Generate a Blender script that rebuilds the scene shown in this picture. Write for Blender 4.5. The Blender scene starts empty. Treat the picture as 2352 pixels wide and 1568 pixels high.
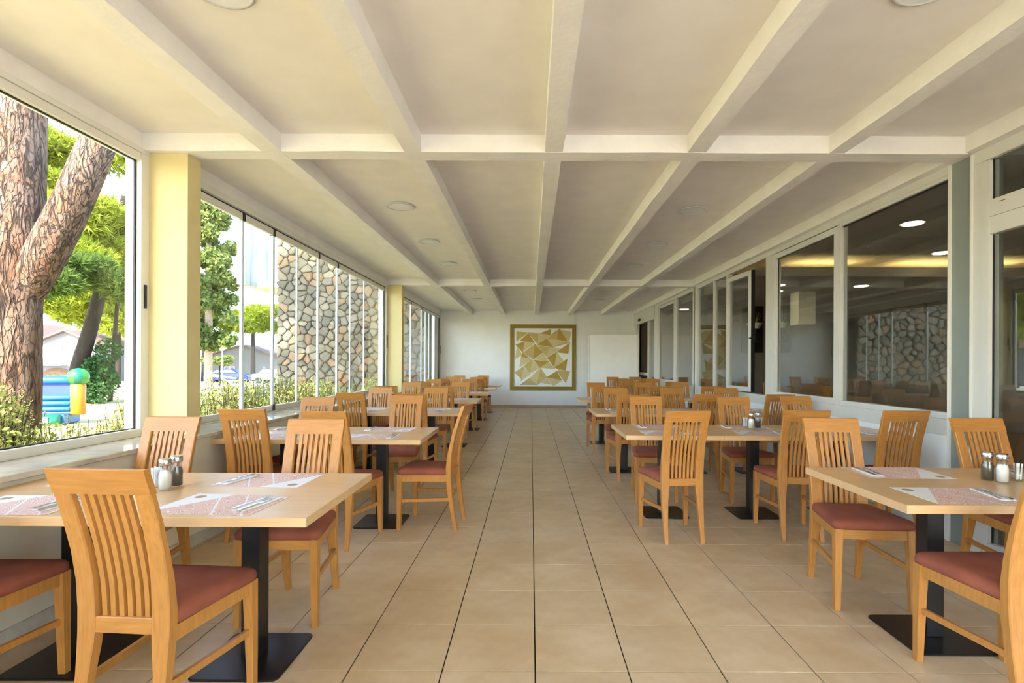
import bpy, math, random
from mathutils import Vector, Matrix

# ---------------------------------------------------------------- camera, sky, sun, exposure
scene = bpy.context.scene
COL = scene.collection
CAM_H = 1.316
cam_d = bpy.data.cameras.new('camera')
cam_d.sensor_width = 36.0
cam_d.lens = 1201.7 / 2352 * 36.0
cam_d.shift_x = -44.0 / 2352
cam_d.shift_y = 52.6 / 2352
cam_d.clip_end = 500
cam = bpy.data.objects.new('camera', cam_d)
COL.objects.link(cam)
cam.matrix_world = Matrix.Translation((0, 0, CAM_H)) @ Matrix.Rotation(math.pi / 2, 4, 'X') @ Matrix.Rotation(0.0045, 4, 'Z')
scene.camera = cam

world = bpy.data.worlds.new('sky')
scene.world = world
world.use_nodes = True
wn = world.node_tree
wn.nodes.clear()
w_out = wn.nodes.new('ShaderNodeOutputWorld')
w_bg = wn.nodes.new('ShaderNodeBackground')
w_sky = wn.nodes.new('ShaderNodeTexSky')
w_sky.sky_type = 'NISHITA'
w_sky.sun_disc = False
SUN_DIR = Vector((0.13, 0.74, -0.66)).normalized()
w_sky.sun_elevation = math.asin(-SUN_DIR.z)
w_sky.sun_rotation = math.atan2(-SUN_DIR.x, -SUN_DIR.y)
w_sky.air_density = 1.0
w_sky.dust_density = 1.0
w_sky.ozone_density = 1.0
w_bg.inputs['Strength'].default_value = 0.70
wn.links.new(w_sky.outputs[0], w_bg.inputs['Color'])
wn.links.new(w_bg.outputs[0], w_out.inputs['Surface'])

sun_d = bpy.data.lights.new('sun', 'SUN')
sun_d.energy = 11.0
sun_d.angle = math.radians(1.0)
sun_d.color = (1.0, 0.91, 0.77)
sun = bpy.data.objects.new('sun', sun_d)
COL.objects.link(sun)
sun.rotation_euler = SUN_DIR.to_track_quat('-Z', 'Y').to_euler()
sun.location = (-10, -20, 25)

vs = scene.view_settings
vs.view_transform = 'Standard'
vs.look = 'None'
vs.exposure = 0.88
vs.gamma = 1.0
vs.use_curve_mapping = False
try:
    scene.cycles.use_denoising = True
    scene.cycles.max_bounces = 8
    scene.cycles.diffuse_bounces = 4
    scene.cycles.glossy_bounces = 3
    scene.cycles.use_adaptive_sampling = True
    scene.cycles.adaptive_threshold = 0.18
    scene.cycles.adaptive_min_samples = 16
    scene.cycles.transparent_max_bounces = 24
    scene.cycles.sample_clamp_indirect = 8.0
except Exception:
    pass

RND = random.Random(7)

# ---------------------------------------------------------------- materials
def new_mat(name):
    m = bpy.data.materials.new(name)
    m.use_nodes = True
    nt = m.node_tree
    return m, nt, nt.nodes['Principled BSDF']

def N(nt, t, **kw):
    n = nt.nodes.new(t)
    for k, v in kw.items():
        setattr(n, k, v)
    return n

def mth(nt, op, a, b=None, c=None):
    n = nt.nodes.new('ShaderNodeMath')
    n.operation = op
    for i, v in enumerate((a, b, c)):
        if v is None:
            continue
        if isinstance(v, (int, float)):
            n.inputs[i].default_value = v
        else:
            nt.links.new(v, n.inputs[i])
    return n.outputs[0]

def mixc(nt, fac, a, b):
    n = nt.nodes.new('ShaderNodeMix')
    n.data_type = 'RGBA'
    for key, v in ((0, fac), (6, a), (7, b)):
        s = n.inputs[key]
        if isinstance(v, (int, float)):
            s.default_value = v
        elif isinstance(v, tuple):
            s.default_value = (v[0], v[1], v[2], 1)
        else:
            nt.links.new(v, s)
    return n.outputs[2]

def noise(nt, scale, coord=None, detail=3.0, rough=0.5, mapping=None):
    n = nt.nodes.new('ShaderNodeTexNoise')
    n.inputs['Scale'].default_value = scale
    n.inputs['Detail'].default_value = detail
    n.inputs['Roughness'].default_value = rough
    if coord is not None:
        if mapping:
            mp = nt.nodes.new('ShaderNodeMapping')
            mp.inputs['Scale'].default_value = mapping
            nt.links.new(coord, mp.inputs['Vector'])
            coord = mp.outputs[0]
        nt.links.new(coord, n.inputs['Vector'])
    return n.outputs['Fac']

def objco(nt):
    return nt.nodes.new('ShaderNodeTexCoord').outputs['Object']

def worldpos(nt):
    return nt.nodes.new('ShaderNodeNewGeometry').outputs['Position']

def ramp(nt, fac, lo, hi):
    n = nt.nodes.new('ShaderNodeMapRange')
    n.inputs['From Min'].default_value = lo
    n.inputs['From Max'].default_value = hi
    nt.links.new(fac, n.inputs['Value'])
    return n.outputs['Result']

def bump(nt, bsdf, height, strength=0.3, dist=0.01):
    b = nt.nodes.new('ShaderNodeBump')
    b.inputs['Strength'].default_value = strength
    b.inputs['Distance'].default_value = dist
    nt.links.new(height, b.inputs['Height'])
    nt.links.new(b.outputs[0], bsdf.inputs['Normal'])

def plain(name, col, rough=0.6, metal=0.0, var=0.0, vscale=4.0, bmp=0.0, bscale=40.0, spec=None):
    m, nt, b = new_mat(name)
    b.inputs['Roughness'].default_value = rough
    b.inputs['Metallic'].default_value = metal
    if spec is not None:
        b.inputs['Specular IOR Level'].default_value = spec
    pos = worldpos(nt)
    v = max(var, 0.02)
    f = noise(nt, vscale, pos)
    dark = tuple(c * (1 - v) for c in col)
    lite = tuple(min(1, c * (1 + v)) for c in col)
    nt.links.new(mixc(nt, ramp(nt, f, 0.3, 0.7), dark, lite), b.inputs['Base Color'])
    if bmp > 0:
        bump(nt, b, noise(nt, bscale, pos, 4), bmp, 0.004)
    return m

M = {}
M['ceiling'] = plain('ceiling_paint', (0.88, 0.825, 0.765), 0.9, var=0.03, bmp=0.15, bscale=18)
M['beam'] = plain('beam_paint', (0.88, 0.845, 0.80), 0.75, var=0.04, bmp=0.6, bscale=26)
M['yellow'] = plain('yellow_paint', (0.71, 0.60, 0.31), 0.8, var=0.03, bmp=0.1)
M['cream'] = plain('cream_paint', (0.76, 0.70, 0.56), 0.85, var=0.03, bmp=0.1)
M['white_wall'] = plain('white_paint', (0.82, 0.82, 0.80), 0.85, var=0.02, bmp=0.08)
M['ext_white'] = plain('white_render', (0.85, 0.85, 0.84), 0.9, var=0.03, bmp=0.2)
M['frame'] = plain('white_aluminium', (0.78, 0.76, 0.70), 0.4, var=0.02)
M['frame_pvc'] = plain('white_pvc', (0.66, 0.65, 0.61), 0.35, var=0.02)
M['seal'] = plain('clear_edge_seal', (0.75, 0.83, 0.86), 0.25, var=0.02)
M['black'] = plain('black_plastic', (0.012, 0.012, 0.013), 0.45)
M['black_steel'] = plain('black_steel', (0.008, 0.0075, 0.008), 0.36, var=0.1, vscale=30)
M['grout'] = plain('dark_grout', (0.030, 0.025, 0.02), 0.9, var=0.2, vscale=20)
M['chrome'] = plain('brushed_steel', (0.62, 0.61, 0.60), 0.22, metal=1.0)
M['gold'] = plain('mustard_frame', (0.25, 0.165, 0.015), 0.55, var=0.08, vscale=9)
M['paper'] = plain('white_napkin', (0.83, 0.83, 0.84), 0.9, var=0.02)
M['pepper'] = plain('ground_pepper', (0.10, 0.075, 0.05), 0.9, var=0.3, vscale=400)
M['salt'] = plain('white_salt', (0.85, 0.83, 0.76), 0.9)
M['tanbase'] = plain('tan_skirting', (0.42, 0.30, 0.20), 0.5, var=0.08)
M['greypillar'] = plain('grey_green_panel', (0.25, 0.28, 0.26), 0.12, var=0.03)
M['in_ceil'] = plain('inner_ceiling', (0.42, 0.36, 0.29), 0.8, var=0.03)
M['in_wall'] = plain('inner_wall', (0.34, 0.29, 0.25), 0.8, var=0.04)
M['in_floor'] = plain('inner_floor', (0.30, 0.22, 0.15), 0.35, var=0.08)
M['dark'] = plain('dark_panel', (0.02, 0.02, 0.018), 0.5)
M['twig'] = plain('gilded_twig', (0.55, 0.40, 0.10), 0.4)
M['redroof'] = plain('red_roof', (0.22, 0.135, 0.105), 0.8, var=0.15, vscale=2)
M['house'] = plain('house_render', (0.20, 0.195, 0.21), 0.9, var=0.03)
M['house_tan'] = plain('tan_render', (0.17, 0.10, 0.06), 0.9, var=0.04)
M['winpane'] = plain('far_window_glass', (0.10, 0.12, 0.15), 0.15)
M['lawn'] = plain('lawn', (0.45, 0.38, 0.17), 0.95, var=0.25, vscale=1.5)
M['terrace'] = plain('sun_bounce_paving', (0.72, 0.66, 0.57), 0.9, var=0.05)  # kept pale so the unseen terrace bounces sun into the room
M['road'] = plain('pale_path', (0.62, 0.58, 0.52), 0.95, var=0.05)
M['soil'] = plain('soil', (0.18, 0.13, 0.08), 0.95, var=0.2)
M['bluecar'] = plain('blue_car_paint', (0.006, 0.022, 0.13), 0.2)
M['whitecar'] = plain('silver_car_paint', (0.17, 0.185, 0.21), 0.25)
M['tyre'] = plain('tyre_rubber', (0.02, 0.02, 0.02), 0.8)
M['inf_blue'] = plain('blue_vinyl', (0.010, 0.11, 0.32), 0.4, var=0.05)
M['inf_indigo'] = plain('indigo_mesh', (0.025, 0.06, 0.26), 0.6, var=0.05)
M['inf_green'] = plain('green_vinyl', (0.004, 0.13, 0.085), 0.4, var=0.05)
M['inf_lime'] = plain('lime_vinyl', (0.04, 0.22, 0.03), 0.4, var=0.05)
M['inf_yellow'] = plain('yellow_vinyl', (0.36, 0.17, 0.012), 0.4, var=0.05)
M['mortar'] = plain('mortar', (0.15, 0.125, 0.10), 0.95, var=0.15, vscale=8)

def wood(name, col, rough, axis=(14, 14, 1.5), contrast=0.22):
    m, nt, b = new_mat(name)
    co = objco(nt)
    info = nt.nodes.new('ShaderNodeObjectInfo')
    add = nt.nodes.new('ShaderNodeVectorMath')
    add.operation = 'ADD'
    nt.links.new(co, add.inputs[0])
    comb = nt.nodes.new('ShaderNodeCombineXYZ')
    r = mth(nt, 'MULTIPLY', info.outputs['Random'], 9.0)
    for i in range(3):
        nt.links.new(r, comb.inputs[i])
    nt.links.new(comb.outputs[0], add.inputs[1])
    f = noise(nt, 6.0, add.outputs[0], 5, 0.6, axis)
    f2 = noise(nt, 1.3, add.outputs[0], 2, 0.5, axis)
    d = tuple(c * (1 - contrast) for c in col)
    l = tuple(min(1, c * (1 + contrast * 0.7)) for c in col)
    c1 = mixc(nt, ramp(nt, f, 0.3, 0.72), d, l)
    c2 = mixc(nt, mth(nt, 'MULTIPLY', ramp(nt, f2, 0.35, 0.7), 0.35), c1, tuple(c * 0.8 for c in col))
    tone = mth(nt, 'MULTIPLY_ADD', info.outputs['Random'], 0.18, 0.0)
    c3 = mixc(nt, tone, c2, (col[0] * 0.75, col[1] * 0.66, col[2] * 0.6))
    nt.links.new(c3, b.inputs['Base Color'])
    b.inputs['Roughness'].default_value = rough
    return m

M['beech'] = wood('honey_beech', (0.53, 0.235, 0.055), 0.38)
M['beech_x'] = wood('honey_beech_crosswise', (0.53, 0.235, 0.055), 0.38, axis=(1.5, 14, 14))
M['top'] = wood('beech_laminate', (0.70, 0.455, 0.235), 0.28, axis=(1.2, 16, 16), contrast=0.12)

def suede():
    m, nt, b = new_mat('rust_suede')
    co = objco(nt)
    f = noise(nt, 7, co, 4)
    f2 = noise(nt, 300, co, 2)
    nt.links.new(mixc(nt, ramp(nt, f, 0.3, 0.7), (0.225, 0.056, 0.029), (0.32, 0.090, 0.047)), b.inputs['Base Color'])
    b.inputs['Roughness'].default_value = 0.9
    b.inputs['Sheen Weight'].default_value = 0.0
    bump(nt, b, f2, 0.2, 0.001)
    return m
M['suede'] = suede()

def tilemat():
    m, nt, b = new_mat('beige_floor_tile')
    pos = worldpos(nt)
    f = noise(nt, 2.3, pos, 5, 0.62)
    f2 = noise(nt, 9.0, pos, 4, 0.6)
    info = nt.nodes.new('ShaderNodeObjectInfo')
    geo = nt.nodes.new('ShaderNodeNewGeometry')
    c1 = mixc(nt, ramp(nt, f, 0.32, 0.68), (0.57, 0.405, 0.23), (0.71, 0.555, 0.36))
    c2 = mixc(nt, mth(nt, 'MULTIPLY', ramp(nt, f2, 0.45, 0.75), 0.35), c1, (0.50, 0.32, 0.15))
    rr = mth(nt, 'MULTIPLY', mth(nt, 'FRACT', mth(nt, 'ADD', info.outputs['Random'], geo.outputs['Random Per Island'])), 0.16)
    c3 = mixc(nt, rr, c2, (0.40, 0.28, 0.17))
    nt.links.new(c3, b.inputs['Base Color'])
    nt.links.new(mth(nt, 'MULTIPLY_ADD', f2, 0.16, 0.26), b.inputs['Roughness'])
    b.inputs['Specular IOR Level'].default_value = 0.45
    return m
M['tile'] = tilemat()

def marble():
    m, nt, b = new_mat('polished_marble')
    pos = worldpos(nt)
    f = noise(nt, 5, pos, 6, 0.65)
    nt.links.new(mixc(nt, ramp(nt, f, 0.45, 0.7), (0.62, 0.58, 0.50), (0.45, 0.40, 0.32)), b.inputs['Base Color'])
    b.inputs['Roughness'].default_value = 0.12
    return m
M['marble'] = marble()

def glassmat(name, tint, base, power):
    m = bpy.data.materials.new(name)
    m.use_nodes = True
    nt = m.node_tree
    nt.nodes.clear()
    out = N(nt, 'ShaderNodeOutputMaterial')
    mix = N(nt, 'ShaderNodeMixShader')
    tr = N(nt, 'ShaderNodeBsdfTransparent')
    tr.inputs['Color'].default_value = (*tint, 1)
    gl = N(nt, 'ShaderNodeBsdfGlossy')
    gl.inputs['Roughness'].default_value = 0.0
    lw = N(nt, 'ShaderNodeLayerWeight')
    lw.inputs['Blend'].default_value = 0.5
    p = mth(nt, 'POWER', lw.outputs['Facing'], power)
    fac = mth(nt, 'MULTIPLY_ADD', p, 1 - base, base)
    nt.links.new(fac, mix.inputs[0])
    nt.links.new(tr.outputs[0], mix.inputs[1])
    nt.links.new(gl.outputs[0], mix.inputs[2])
    nt.links.new(mix.outputs[0], out.inputs['Surface'])
    return m
M['glass'] = glassmat('clear_glass', (0.985, 0.995, 0.99), 0.02, 5)
M['glass_tint'] = glassmat('blue_green_glass', (0.94, 0.985, 0.985), 0.03, 5)
M['dglass'] = glassmat('double_glazing', (0.93, 0.96, 0.95), 0.09, 4)
M['jar'] = glassmat('jar_glass', (0.97, 0.98, 0.98), 0.05, 4)

def emis(name, col, strength):
    m = bpy.data.materials.new(name)
    m.use_nodes = True
    nt = m.node_tree
    nt.nodes.clear()
    out = N(nt, 'ShaderNodeOutputMaterial')
    e = N(nt, 'ShaderNodeEmission')
    e.inputs['Color'].default_value = (*col, 1)
    e.inputs['Strength'].default_value = strength
    nt.links.new(e.outputs[0], out.inputs['Surface'])
    return m
M['lamp_on'] = emis('lit_downlight', (1.0, 0.86, 0.62), 9.0)
M['cove_on'] = emis('lit_cove_strip', (1.0, 0.78, 0.30), 30.0)

def leafmat(name, c1, c2, trans=0.35):
    m = bpy.data.materials.new(name)
    m.use_nodes = True
    nt = m.node_tree
    nt.nodes.clear()
    out = N(nt, 'ShaderNodeOutputMaterial')
    geo = N(nt, 'ShaderNodeNewGeometry')
    c = mixc(nt, geo.outputs['Random Per Island'], c1, c2)
    d = N(nt, 'ShaderNodeBsdfDiffuse')
    t = N(nt, 'ShaderNodeBsdfTranslucent')
    mix = N(nt, 'ShaderNodeMixShader')
    mix.inputs[0].default_value = trans
    nt.links.new(c, d.inputs[0])
    nt.links.new(c, t.inputs[0])
    nt.links.new(d.outputs[0], mix.inputs[1])
    nt.links.new(t.outputs[0], mix.inputs[2])
    nt.links.new(mix.outputs[0], out.inputs['Surface'])
    return m
M['pine'] = leafmat('pine_needles', (0.20, 0.27, 0.03), (0.42, 0.46, 0.06))
M['pine_dark'] = leafmat('dark_pine_needles', (0.06, 0.12, 0.03), (0.16, 0.22, 0.05))
M['conifer'] = leafmat('conifer_leaves', (0.09, 0.16, 0.05), (0.32, 0.36, 0.11))
M['rosemary'] = leafmat('rosemary_leaves', (0.16, 0.21, 0.06), (0.50, 0.50, 0.18))
M['ivy'] = leafmat('ivy_leaves', (0.02, 0.06, 0.02), (0.07, 0.15, 0.05), 0.2)
M['strap'] = leafmat('strap_leaves', (0.09, 0.17, 0.05), (0.30, 0.36, 0.13))

def bark():
    m, nt, b = new_mat('pine_bark')
    co = objco(nt)
    mp = nt.nodes.new('ShaderNodeMapping')
    mp.inputs['Scale'].default_value = (1, 1, 0.30)
    nt.links.new(co, mp.inputs['Vector'])
    wob = nt.nodes.new('ShaderNodeTexNoise')
    wob.inputs['Scale'].default_value = 9
    wob.inputs['Detail'].default_value = 4
    nt.links.new(mp.outputs[0], wob.inputs['Vector'])
    mx = nt.nodes.new('ShaderNodeVectorMath')
    mx.operation = 'MULTIPLY_ADD'
    nt.links.new(wob.outputs['Color'], mx.inputs[0])
    mx.inputs[1].default_value = (0.11, 0.11, 0.11)
    nt.links.new(mp.outputs[0], mx.inputs[2])
    vc = nt.nodes.new('ShaderNodeTexVoronoi')
    vc.inputs['Scale'].default_value = 26
    nt.links.new(mx.outputs[0], vc.inputs['Vector'])
    sep = nt.nodes.new('ShaderNodeSeparateColor')
    nt.links.new(vc.outputs['Color'], sep.inputs[0])
    vo = nt.nodes.new('ShaderNodeTexVoronoi')
    vo.feature = 'DISTANCE_TO_EDGE'
    vo.inputs['Scale'].default_value = 26
    nt.links.new(mx.outputs[0], vo.inputs['Vector'])
    n1 = nt.nodes.new('ShaderNodeTexNoise')
    n1.inputs['Scale'].default_value = 15
    n1.inputs['Detail'].default_value = 5
    n1.inputs['Distortion'].default_value = 0.8
    mp2 = nt.nodes.new('ShaderNodeMapping')
    mp2.inputs['Scale'].default_value = (1, 1, 0.16)
    nt.links.new(co, mp2.inputs['Vector'])
    nt.links.new(mp2.outputs[0], n1.inputs['Vector'])
    ridge = ramp(nt, mth(nt, 'ABSOLUTE', mth(nt, 'SUBTRACT', n1.outputs['Fac'], 0.5)), 0.0, 0.055)
    plates = mixc(nt, sep.outputs[0], (0.30, 0.145, 0.075), (0.29, 0.20, 0.16))
    f = noise(nt, 34, mp.outputs[0], 6, 0.7)
    plates = mixc(nt, ramp(nt, f, 0.35, 0.75), plates, (0.15, 0.075, 0.045))
    big = noise(nt, 3.0, co, 3)
    plates = mixc(nt, mth(nt, 'MULTIPLY', ramp(nt, big, 0.4, 0.7), 0.5), plates, (0.30, 0.24, 0.20))
    small = mth(nt, 'MULTIPLY_ADD', ramp(nt, vo.outputs['Distance'], 0.0, 0.10), 0.45, 0.55)
    crack = mth(nt, 'MULTIPLY', ridge, small)
    c = mixc(nt, crack, (0.03, 0.017, 0.012), plates)
    nt.links.new(c, b.inputs['Base Color'])
    b.inputs['Roughness'].default_value = 0.95
    h = mth(nt, 'ADD', crack, mth(nt, 'MULTIPLY', f, 0.7))
    bump(nt, b, h, 1.0, 0.025)
    return m
M['bark'] = bark()
M['bark_plain'] = plain('grey_bark', (0.028, 0.021, 0.017), 0.95, var=0.3, vscale=9, bmp=0.8)
M['bark_pale'] = plain('pale_bark', (0.45, 0.34, 0.25), 0.95, var=0.2, vscale=9)

def stonemat():
    m, nt, b = new_mat('field_stone')
    info = nt.nodes.new('ShaderNodeObjectInfo')
    pos = worldpos(nt)
    f = noise(nt, 5, pos, 5, 0.65)
    geo = nt.nodes.new('ShaderNodeNewGeometry')
    rnd = mth(nt, 'FRACT', mth(nt, 'ADD', info.outputs['Random'], geo.outputs['Random Per Island']))
    c1 = mixc(nt, rnd, (0.13, 0.115, 0.09), (0.29, 0.235, 0.17))
    r2 = mth(nt, 'FRACT', mth(nt, 'MULTIPLY', rnd, 17.3))
    c2 = mixc(nt, mth(nt, 'MULTIPLY', mth(nt, 'GREATER_THAN', r2, 0.80), 0.55), c1, (0.34, 0.18, 0.09))
    c3 = mixc(nt, mth(nt, 'MULTIPLY', ramp(nt, f, 0.4, 0.75), 0.5), c2, (0.10, 0.085, 0.07))
    nt.links.new(c3, b.inputs['Base Color'])
    b.inputs['Roughness'].default_value = 0.9
    bump(nt, b, noise(nt, 22, pos, 5), 0.6, 0.02)
    return m
M['stone'] = stonemat()

def stainmat():
    m, nt, b = new_mat('weathered_white_concrete')
    pos = worldpos(nt)
    f = noise(nt, 2.2, pos, 5, 0.6, (2.0, 2.0, 0.22))
    nt.links.new(mixc(nt, ramp(nt, f, 0.50, 0.72), (0.60, 0.60, 0.59), (0.30, 0.30, 0.30)), b.inputs['Base Color'])
    b.inputs['Roughness'].default_value = 0.9
    return m
M['stained'] = stainmat()

def placemat():
    m, nt, b = new_mat('printed_placemat')
    co = objco(nt)
    sep = nt.nodes.new('ShaderNodeSeparateXYZ')
    nt.links.new(co, sep.inputs[0])
    x, y = sep.outputs[0], sep.outputs[1]
    # contour-line print: thin white lines on coral
    wv = nt.nodes.new('ShaderNodeTexNoise')
    wv.inputs['Scale'].default_value = 9
    wv.inputs['Detail'].default_value = 1.0
    nt.links.new(co, wv.inputs['Vector'])
    lines = mth(nt, 'PINGPONG', mth(nt, 'MULTIPLY', wv.outputs['Fac'], 34.0), 0.5)
    lf = ramp(nt, lines, 0.10, 0.24)
    base = mixc(nt, lf, (0.80, 0.72, 0.70), (0.66, 0.37, 0.29))
    # white triangle at the left end
    edge = mth(nt, 'SUBTRACT', x, mth(nt, 'MULTIPLY_ADD', mth(nt, 'ADD', y, 0.15), 0.6, -0.213))
    c = mixc(nt, mth(nt, 'LESS_THAN', edge, 0.0), base, (0.80, 0.79, 0.80))
    # thin white stripes
    for k, off in ((-0.55, -0.02), (-0.55, 0.10)):
        d = mth(nt, 'ABSOLUTE', mth(nt, 'SUBTRACT', mth(nt, 'MULTIPLY_ADD', y, -k, x), off))
        c = mixc(nt, mth(nt, 'MULTIPLY', mth(nt, 'LESS_THAN', d, 0.004), mth(nt, 'GREATER_THAN', edge, 0.0)), c, (0.80, 0.79, 0.80))
    # brown oval
    ex = mth(nt, 'DIVIDE', mth(nt, 'ADD', x, 0.165), 0.023)
    ey = mth(nt, 'DIVIDE', mth(nt, 'SUBTRACT', y, 0.098), 0.023)
    rr = mth(nt, 'ADD', mth(nt, 'MULTIPLY', ex, ex), mth(nt, 'MULTIPLY', ey, ey))
    c = mixc(nt, mth(nt, 'LESS_THAN', rr, 1.0), c, (0.33, 0.25, 0.16))
    nt.links.new(c, b.inputs['Base Color'])
    b.inputs['Roughness'].default_value = 0.6
    return m
M['mat'] = placemat()

# ---------------------------------------------------------------- mesh helpers
class MB:
    """collects vertices and faces; build() links them as one mesh object"""
    def __init__(self):
        self.v, self.f, self.smooth = [], [], False
    def box(self, x0, x1, y0, y1, z0, z1):
        o = len(self.v)
        self.v += [(x0, y0, z0), (x1, y0, z0), (x1, y1, z0), (x0, y1, z0), (x0, y0, z1), (x1, y0, z1), (x1, y1, z1), (x0, y1, z1)]
        self.f += [tuple(o + i for i in q) for q in ((0, 3, 2, 1), (4, 5, 6, 7), (0, 1, 5, 4), (1, 2, 6, 5), (2, 3, 7, 6), (3, 0, 4, 7))]
        return self
    def bbox(self, x0, x1, y0, y1, z0, z1, b=0.003):
        """box whose edges are chamfered"""
        o = len(self.v)
        for z, i in ((z0, b), (z0 + b, 0), (z1 - b, 0), (z1, b)):
            self.v += [(x0 + i, y0 + i, z), (x1 - i, y0 + i, z), (x1 - i, y1 - i, z), (x0 + i, y1 - i, z)]
        self.f.append((o + 3, o + 2, o + 1, o))
        self.f.append((o + 12, o + 13, o + 14, o + 15))
        for k in range(3):
            for i in range(4):
                j = (i + 1) % 4
                a = o + 4 * k
                self.f.append((a + i, a + j, a + 4 + j, a + 4 + i))
        return self
    def loft(self, rings, cap=True, close=True):
        o = len(self.v)
        n = len(rings[0])
        for r in rings:
            self.v += [tuple(p) for p in r]
        for k in range(len(rings) - 1):
            for i in range(n if close else n - 1):
                j = (i + 1) % n
                self.f.append((o + k * n + i, o + k * n + j, o + (k + 1) * n + j, o + (k + 1) * n + i))
        if cap:
            self.f.append(tuple(o + i for i in range(n - 1, -1, -1)))
            self.f.append(tuple(o + (len(rings) - 1) * n + i for i in range(n)))
        return self
    def tube(self, pts, rads, n=8):
        rings = []
        pts = [Vector(p) for p in pts]
        for i, p in enumerate(pts):
            d = (pts[min(i + 1, len(pts) - 1)] - pts[max(i - 1, 0)]).normalized()
            a = d.orthogonal().normalized() if i == 0 else (a - d * a.dot(d)).normalized()
            b = d.cross(a)
            r = rads[i] if isinstance(rads, (list, tuple)) else rads
            rings.append([p + a * (math.cos(t) * r) + b * (math.sin(t) * r) for t in (2 * math.pi * k / n for k in range(n))])
        return self.loft(rings)
    def lathe(self, prof, n=16, cx=0, cy=0):
        return self.loft([[(cx + math.cos(2 * math.pi * k / n) * r, cy + math.sin(2 * math.pi * k / n) * r, z) for k in range(n)] for r, z in prof])
    def prism(self, poly, z0, z1):
        return self.loft([[(x, y, z0) for x, y in poly], [(x, y, z1) for x, y in poly]])
    def mesh(self, name, mat, smooth=False):
        me = bpy.data.meshes.new(name)
        me.from_pydata(self.v, [], self.f)
        me.materials.append(M[mat] if isinstance(mat, str) else mat)
        if smooth:
            for p in me.polygons:
                p.use_smooth = True
        me.update()
        return me
    def build(self, name, mat, parent=None, smooth=False):
        return link(name, self.mesh(name, mat, smooth), parent)

def link(name, me, parent=None):
    o = bpy.data.objects.new(name, me)
    COL.objects.link(o)
    if parent is not None:
        o.parent = parent
    return o

def empty(name, loc=(0, 0, 0), rz=0.0):
    o = bpy.data.objects.new(name, None)
    o.empty_display_size = 0.1
    COL.objects.link(o)
    o.location = loc
    o.rotation_euler = (0, 0, rz)
    return o

def tag(o, label=None, cat=None, group=None, kind=None):
    if label:
        o['label'] = label
    if cat:
        o['category'] = cat
    if group:
        o['group'] = group
    if kind:
        o['kind'] = kind
    return o

def struct(o, label=None, cat=None):
    o['kind'] = 'structure'
    if label:
        o['label'] = label
    if cat:
        o['category'] = cat
    return o

def copy_tree(o, parent=None):
    c = o.copy()
    COL.objects.link(c)
    if parent is not None:
        c.parent = parent
        c.matrix_parent_inverse = o.matrix_parent_inverse.copy()
    for ch in [x for x in o.children]:
        copy_tree(ch, c)
    return c

# ---------------------------------------------------------------- room shell
XL, XG, XR = -2.42, -2.80, 3.15          # parapet face, left glazing plane, right glazing plane
YN = 0.9                                 # near wall of the inner restaurant; set back so an added terrace bounces sun in
Y0, Y1 = -2.60, 15.92                    # rear glazing, end wall
ZB, ZS = 2.826, 2.95                     # beam soffit, slab soffit

# floor: dark grout bed with individual tiles
floor = struct(MB().box(XL - 0.02, XR + 0.05, Y0 - 0.1, Y1 + 0.05, -0.15, -0.007).build('floor', 'grout'), 'beige square-tiled dining room floor with dark joints', 'floor')
tx0, ty0, TS = 0.0233, 2.2442, 0.4
cells = []
for i in range(-7, 9):
    for j in range(-13, 36):
        a, b2 = max(tx0 + TS * i, XL), min(tx0 + TS * (i + 1), XR + 0.03)
        c, d = max(ty0 + TS * j, Y0), min(ty0 + TS * (j + 1), Y1)
        if b2 - a < 0.02 or d - c < 0.02:
            continue
        cells.append((a + 0.003, b2 - 0.003, c + 0.003, d - 0.003))
def in_view(cl):
    yc = (cl[2] + cl[3]) / 2
    xc = (cl[0] + cl[1]) / 2
    return yc > 2.1 and -1.05 * yc < xc < 0.97 * yc
cells.sort(key=lambda cl: (0 if in_view(cl) else 1, cl[2]))
shared = {}
for cl in cells[:298]:
    w, d = round(cl[1] - cl[0], 4), round(cl[3] - cl[2], 4)
    if (w, d) not in shared:
        shared[(w, d)] = MB().bbox(-w / 2, w / 2, -d / 2, d / 2, -0.012, 0, 0.0007).mesh('tile', 'tile')
    t = link('tile', shared[(w, d)], floor)
    t.location = ((cl[0] + cl[1]) / 2, (cl[2] + cl[3]) / 2, 0)
mb = MB()
for cl in cells[298:]:
    mb.bbox(cl[0], cl[1], cl[2], cl[3], -0.012, 0, 0.0007)
tag(mb.build('tile_field', 'tile', floor), kind='stuff')

# ceiling slab with its grid of downstand beams
ceiling = struct(MB().box(-2.78, 3.10, Y0, Y1, ZS, ZS + 0.18).build('ceiling', 'ceiling'), 'white coffered ceiling between painted concrete beams', 'ceiling')
def wavy_beam(x0, x1, y0, y1, along):
    mb = MB()
    n = max(2, int((y1 - y0 if along == 'y' else x1 - x0) / 0.35))
    rings = []
    for k in range(n + 1):
        t = k / n
        e = [RND.uniform(-0.003, 0.003) for _ in range(3)]
        if along == 'y':
            y = y0 + (y1 - y0) * t
            rings.append([(x0 + e[0], y, ZB + e[2]), (x1 + e[1], y, ZB + e[2]), (x1 + e[1], y, ZS + 0.01), (x0 + e[0], y, ZS + 0.01)])
        else:
            x = x0 + (x1 - x0) * t
            rings.append([(x, y0 + e[0], ZB + e[2] - 0.001), (x, y1 + e[1], ZB + e[2] - 0.001), (x, y1 + e[1], ZS + 0.01), (x, y0 + e[0], ZS + 0.01)])
    return mb.loft(rings).build('beam', 'beam', ceiling)
for a, b2 in ((-1.926, -1.785), (-0.913, -0.790), (0.092, 0.218), (1.107, 1.233), (2.112, 2.223)):
    wavy_beam(a, b2, Y0, Y1, 'y')
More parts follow.
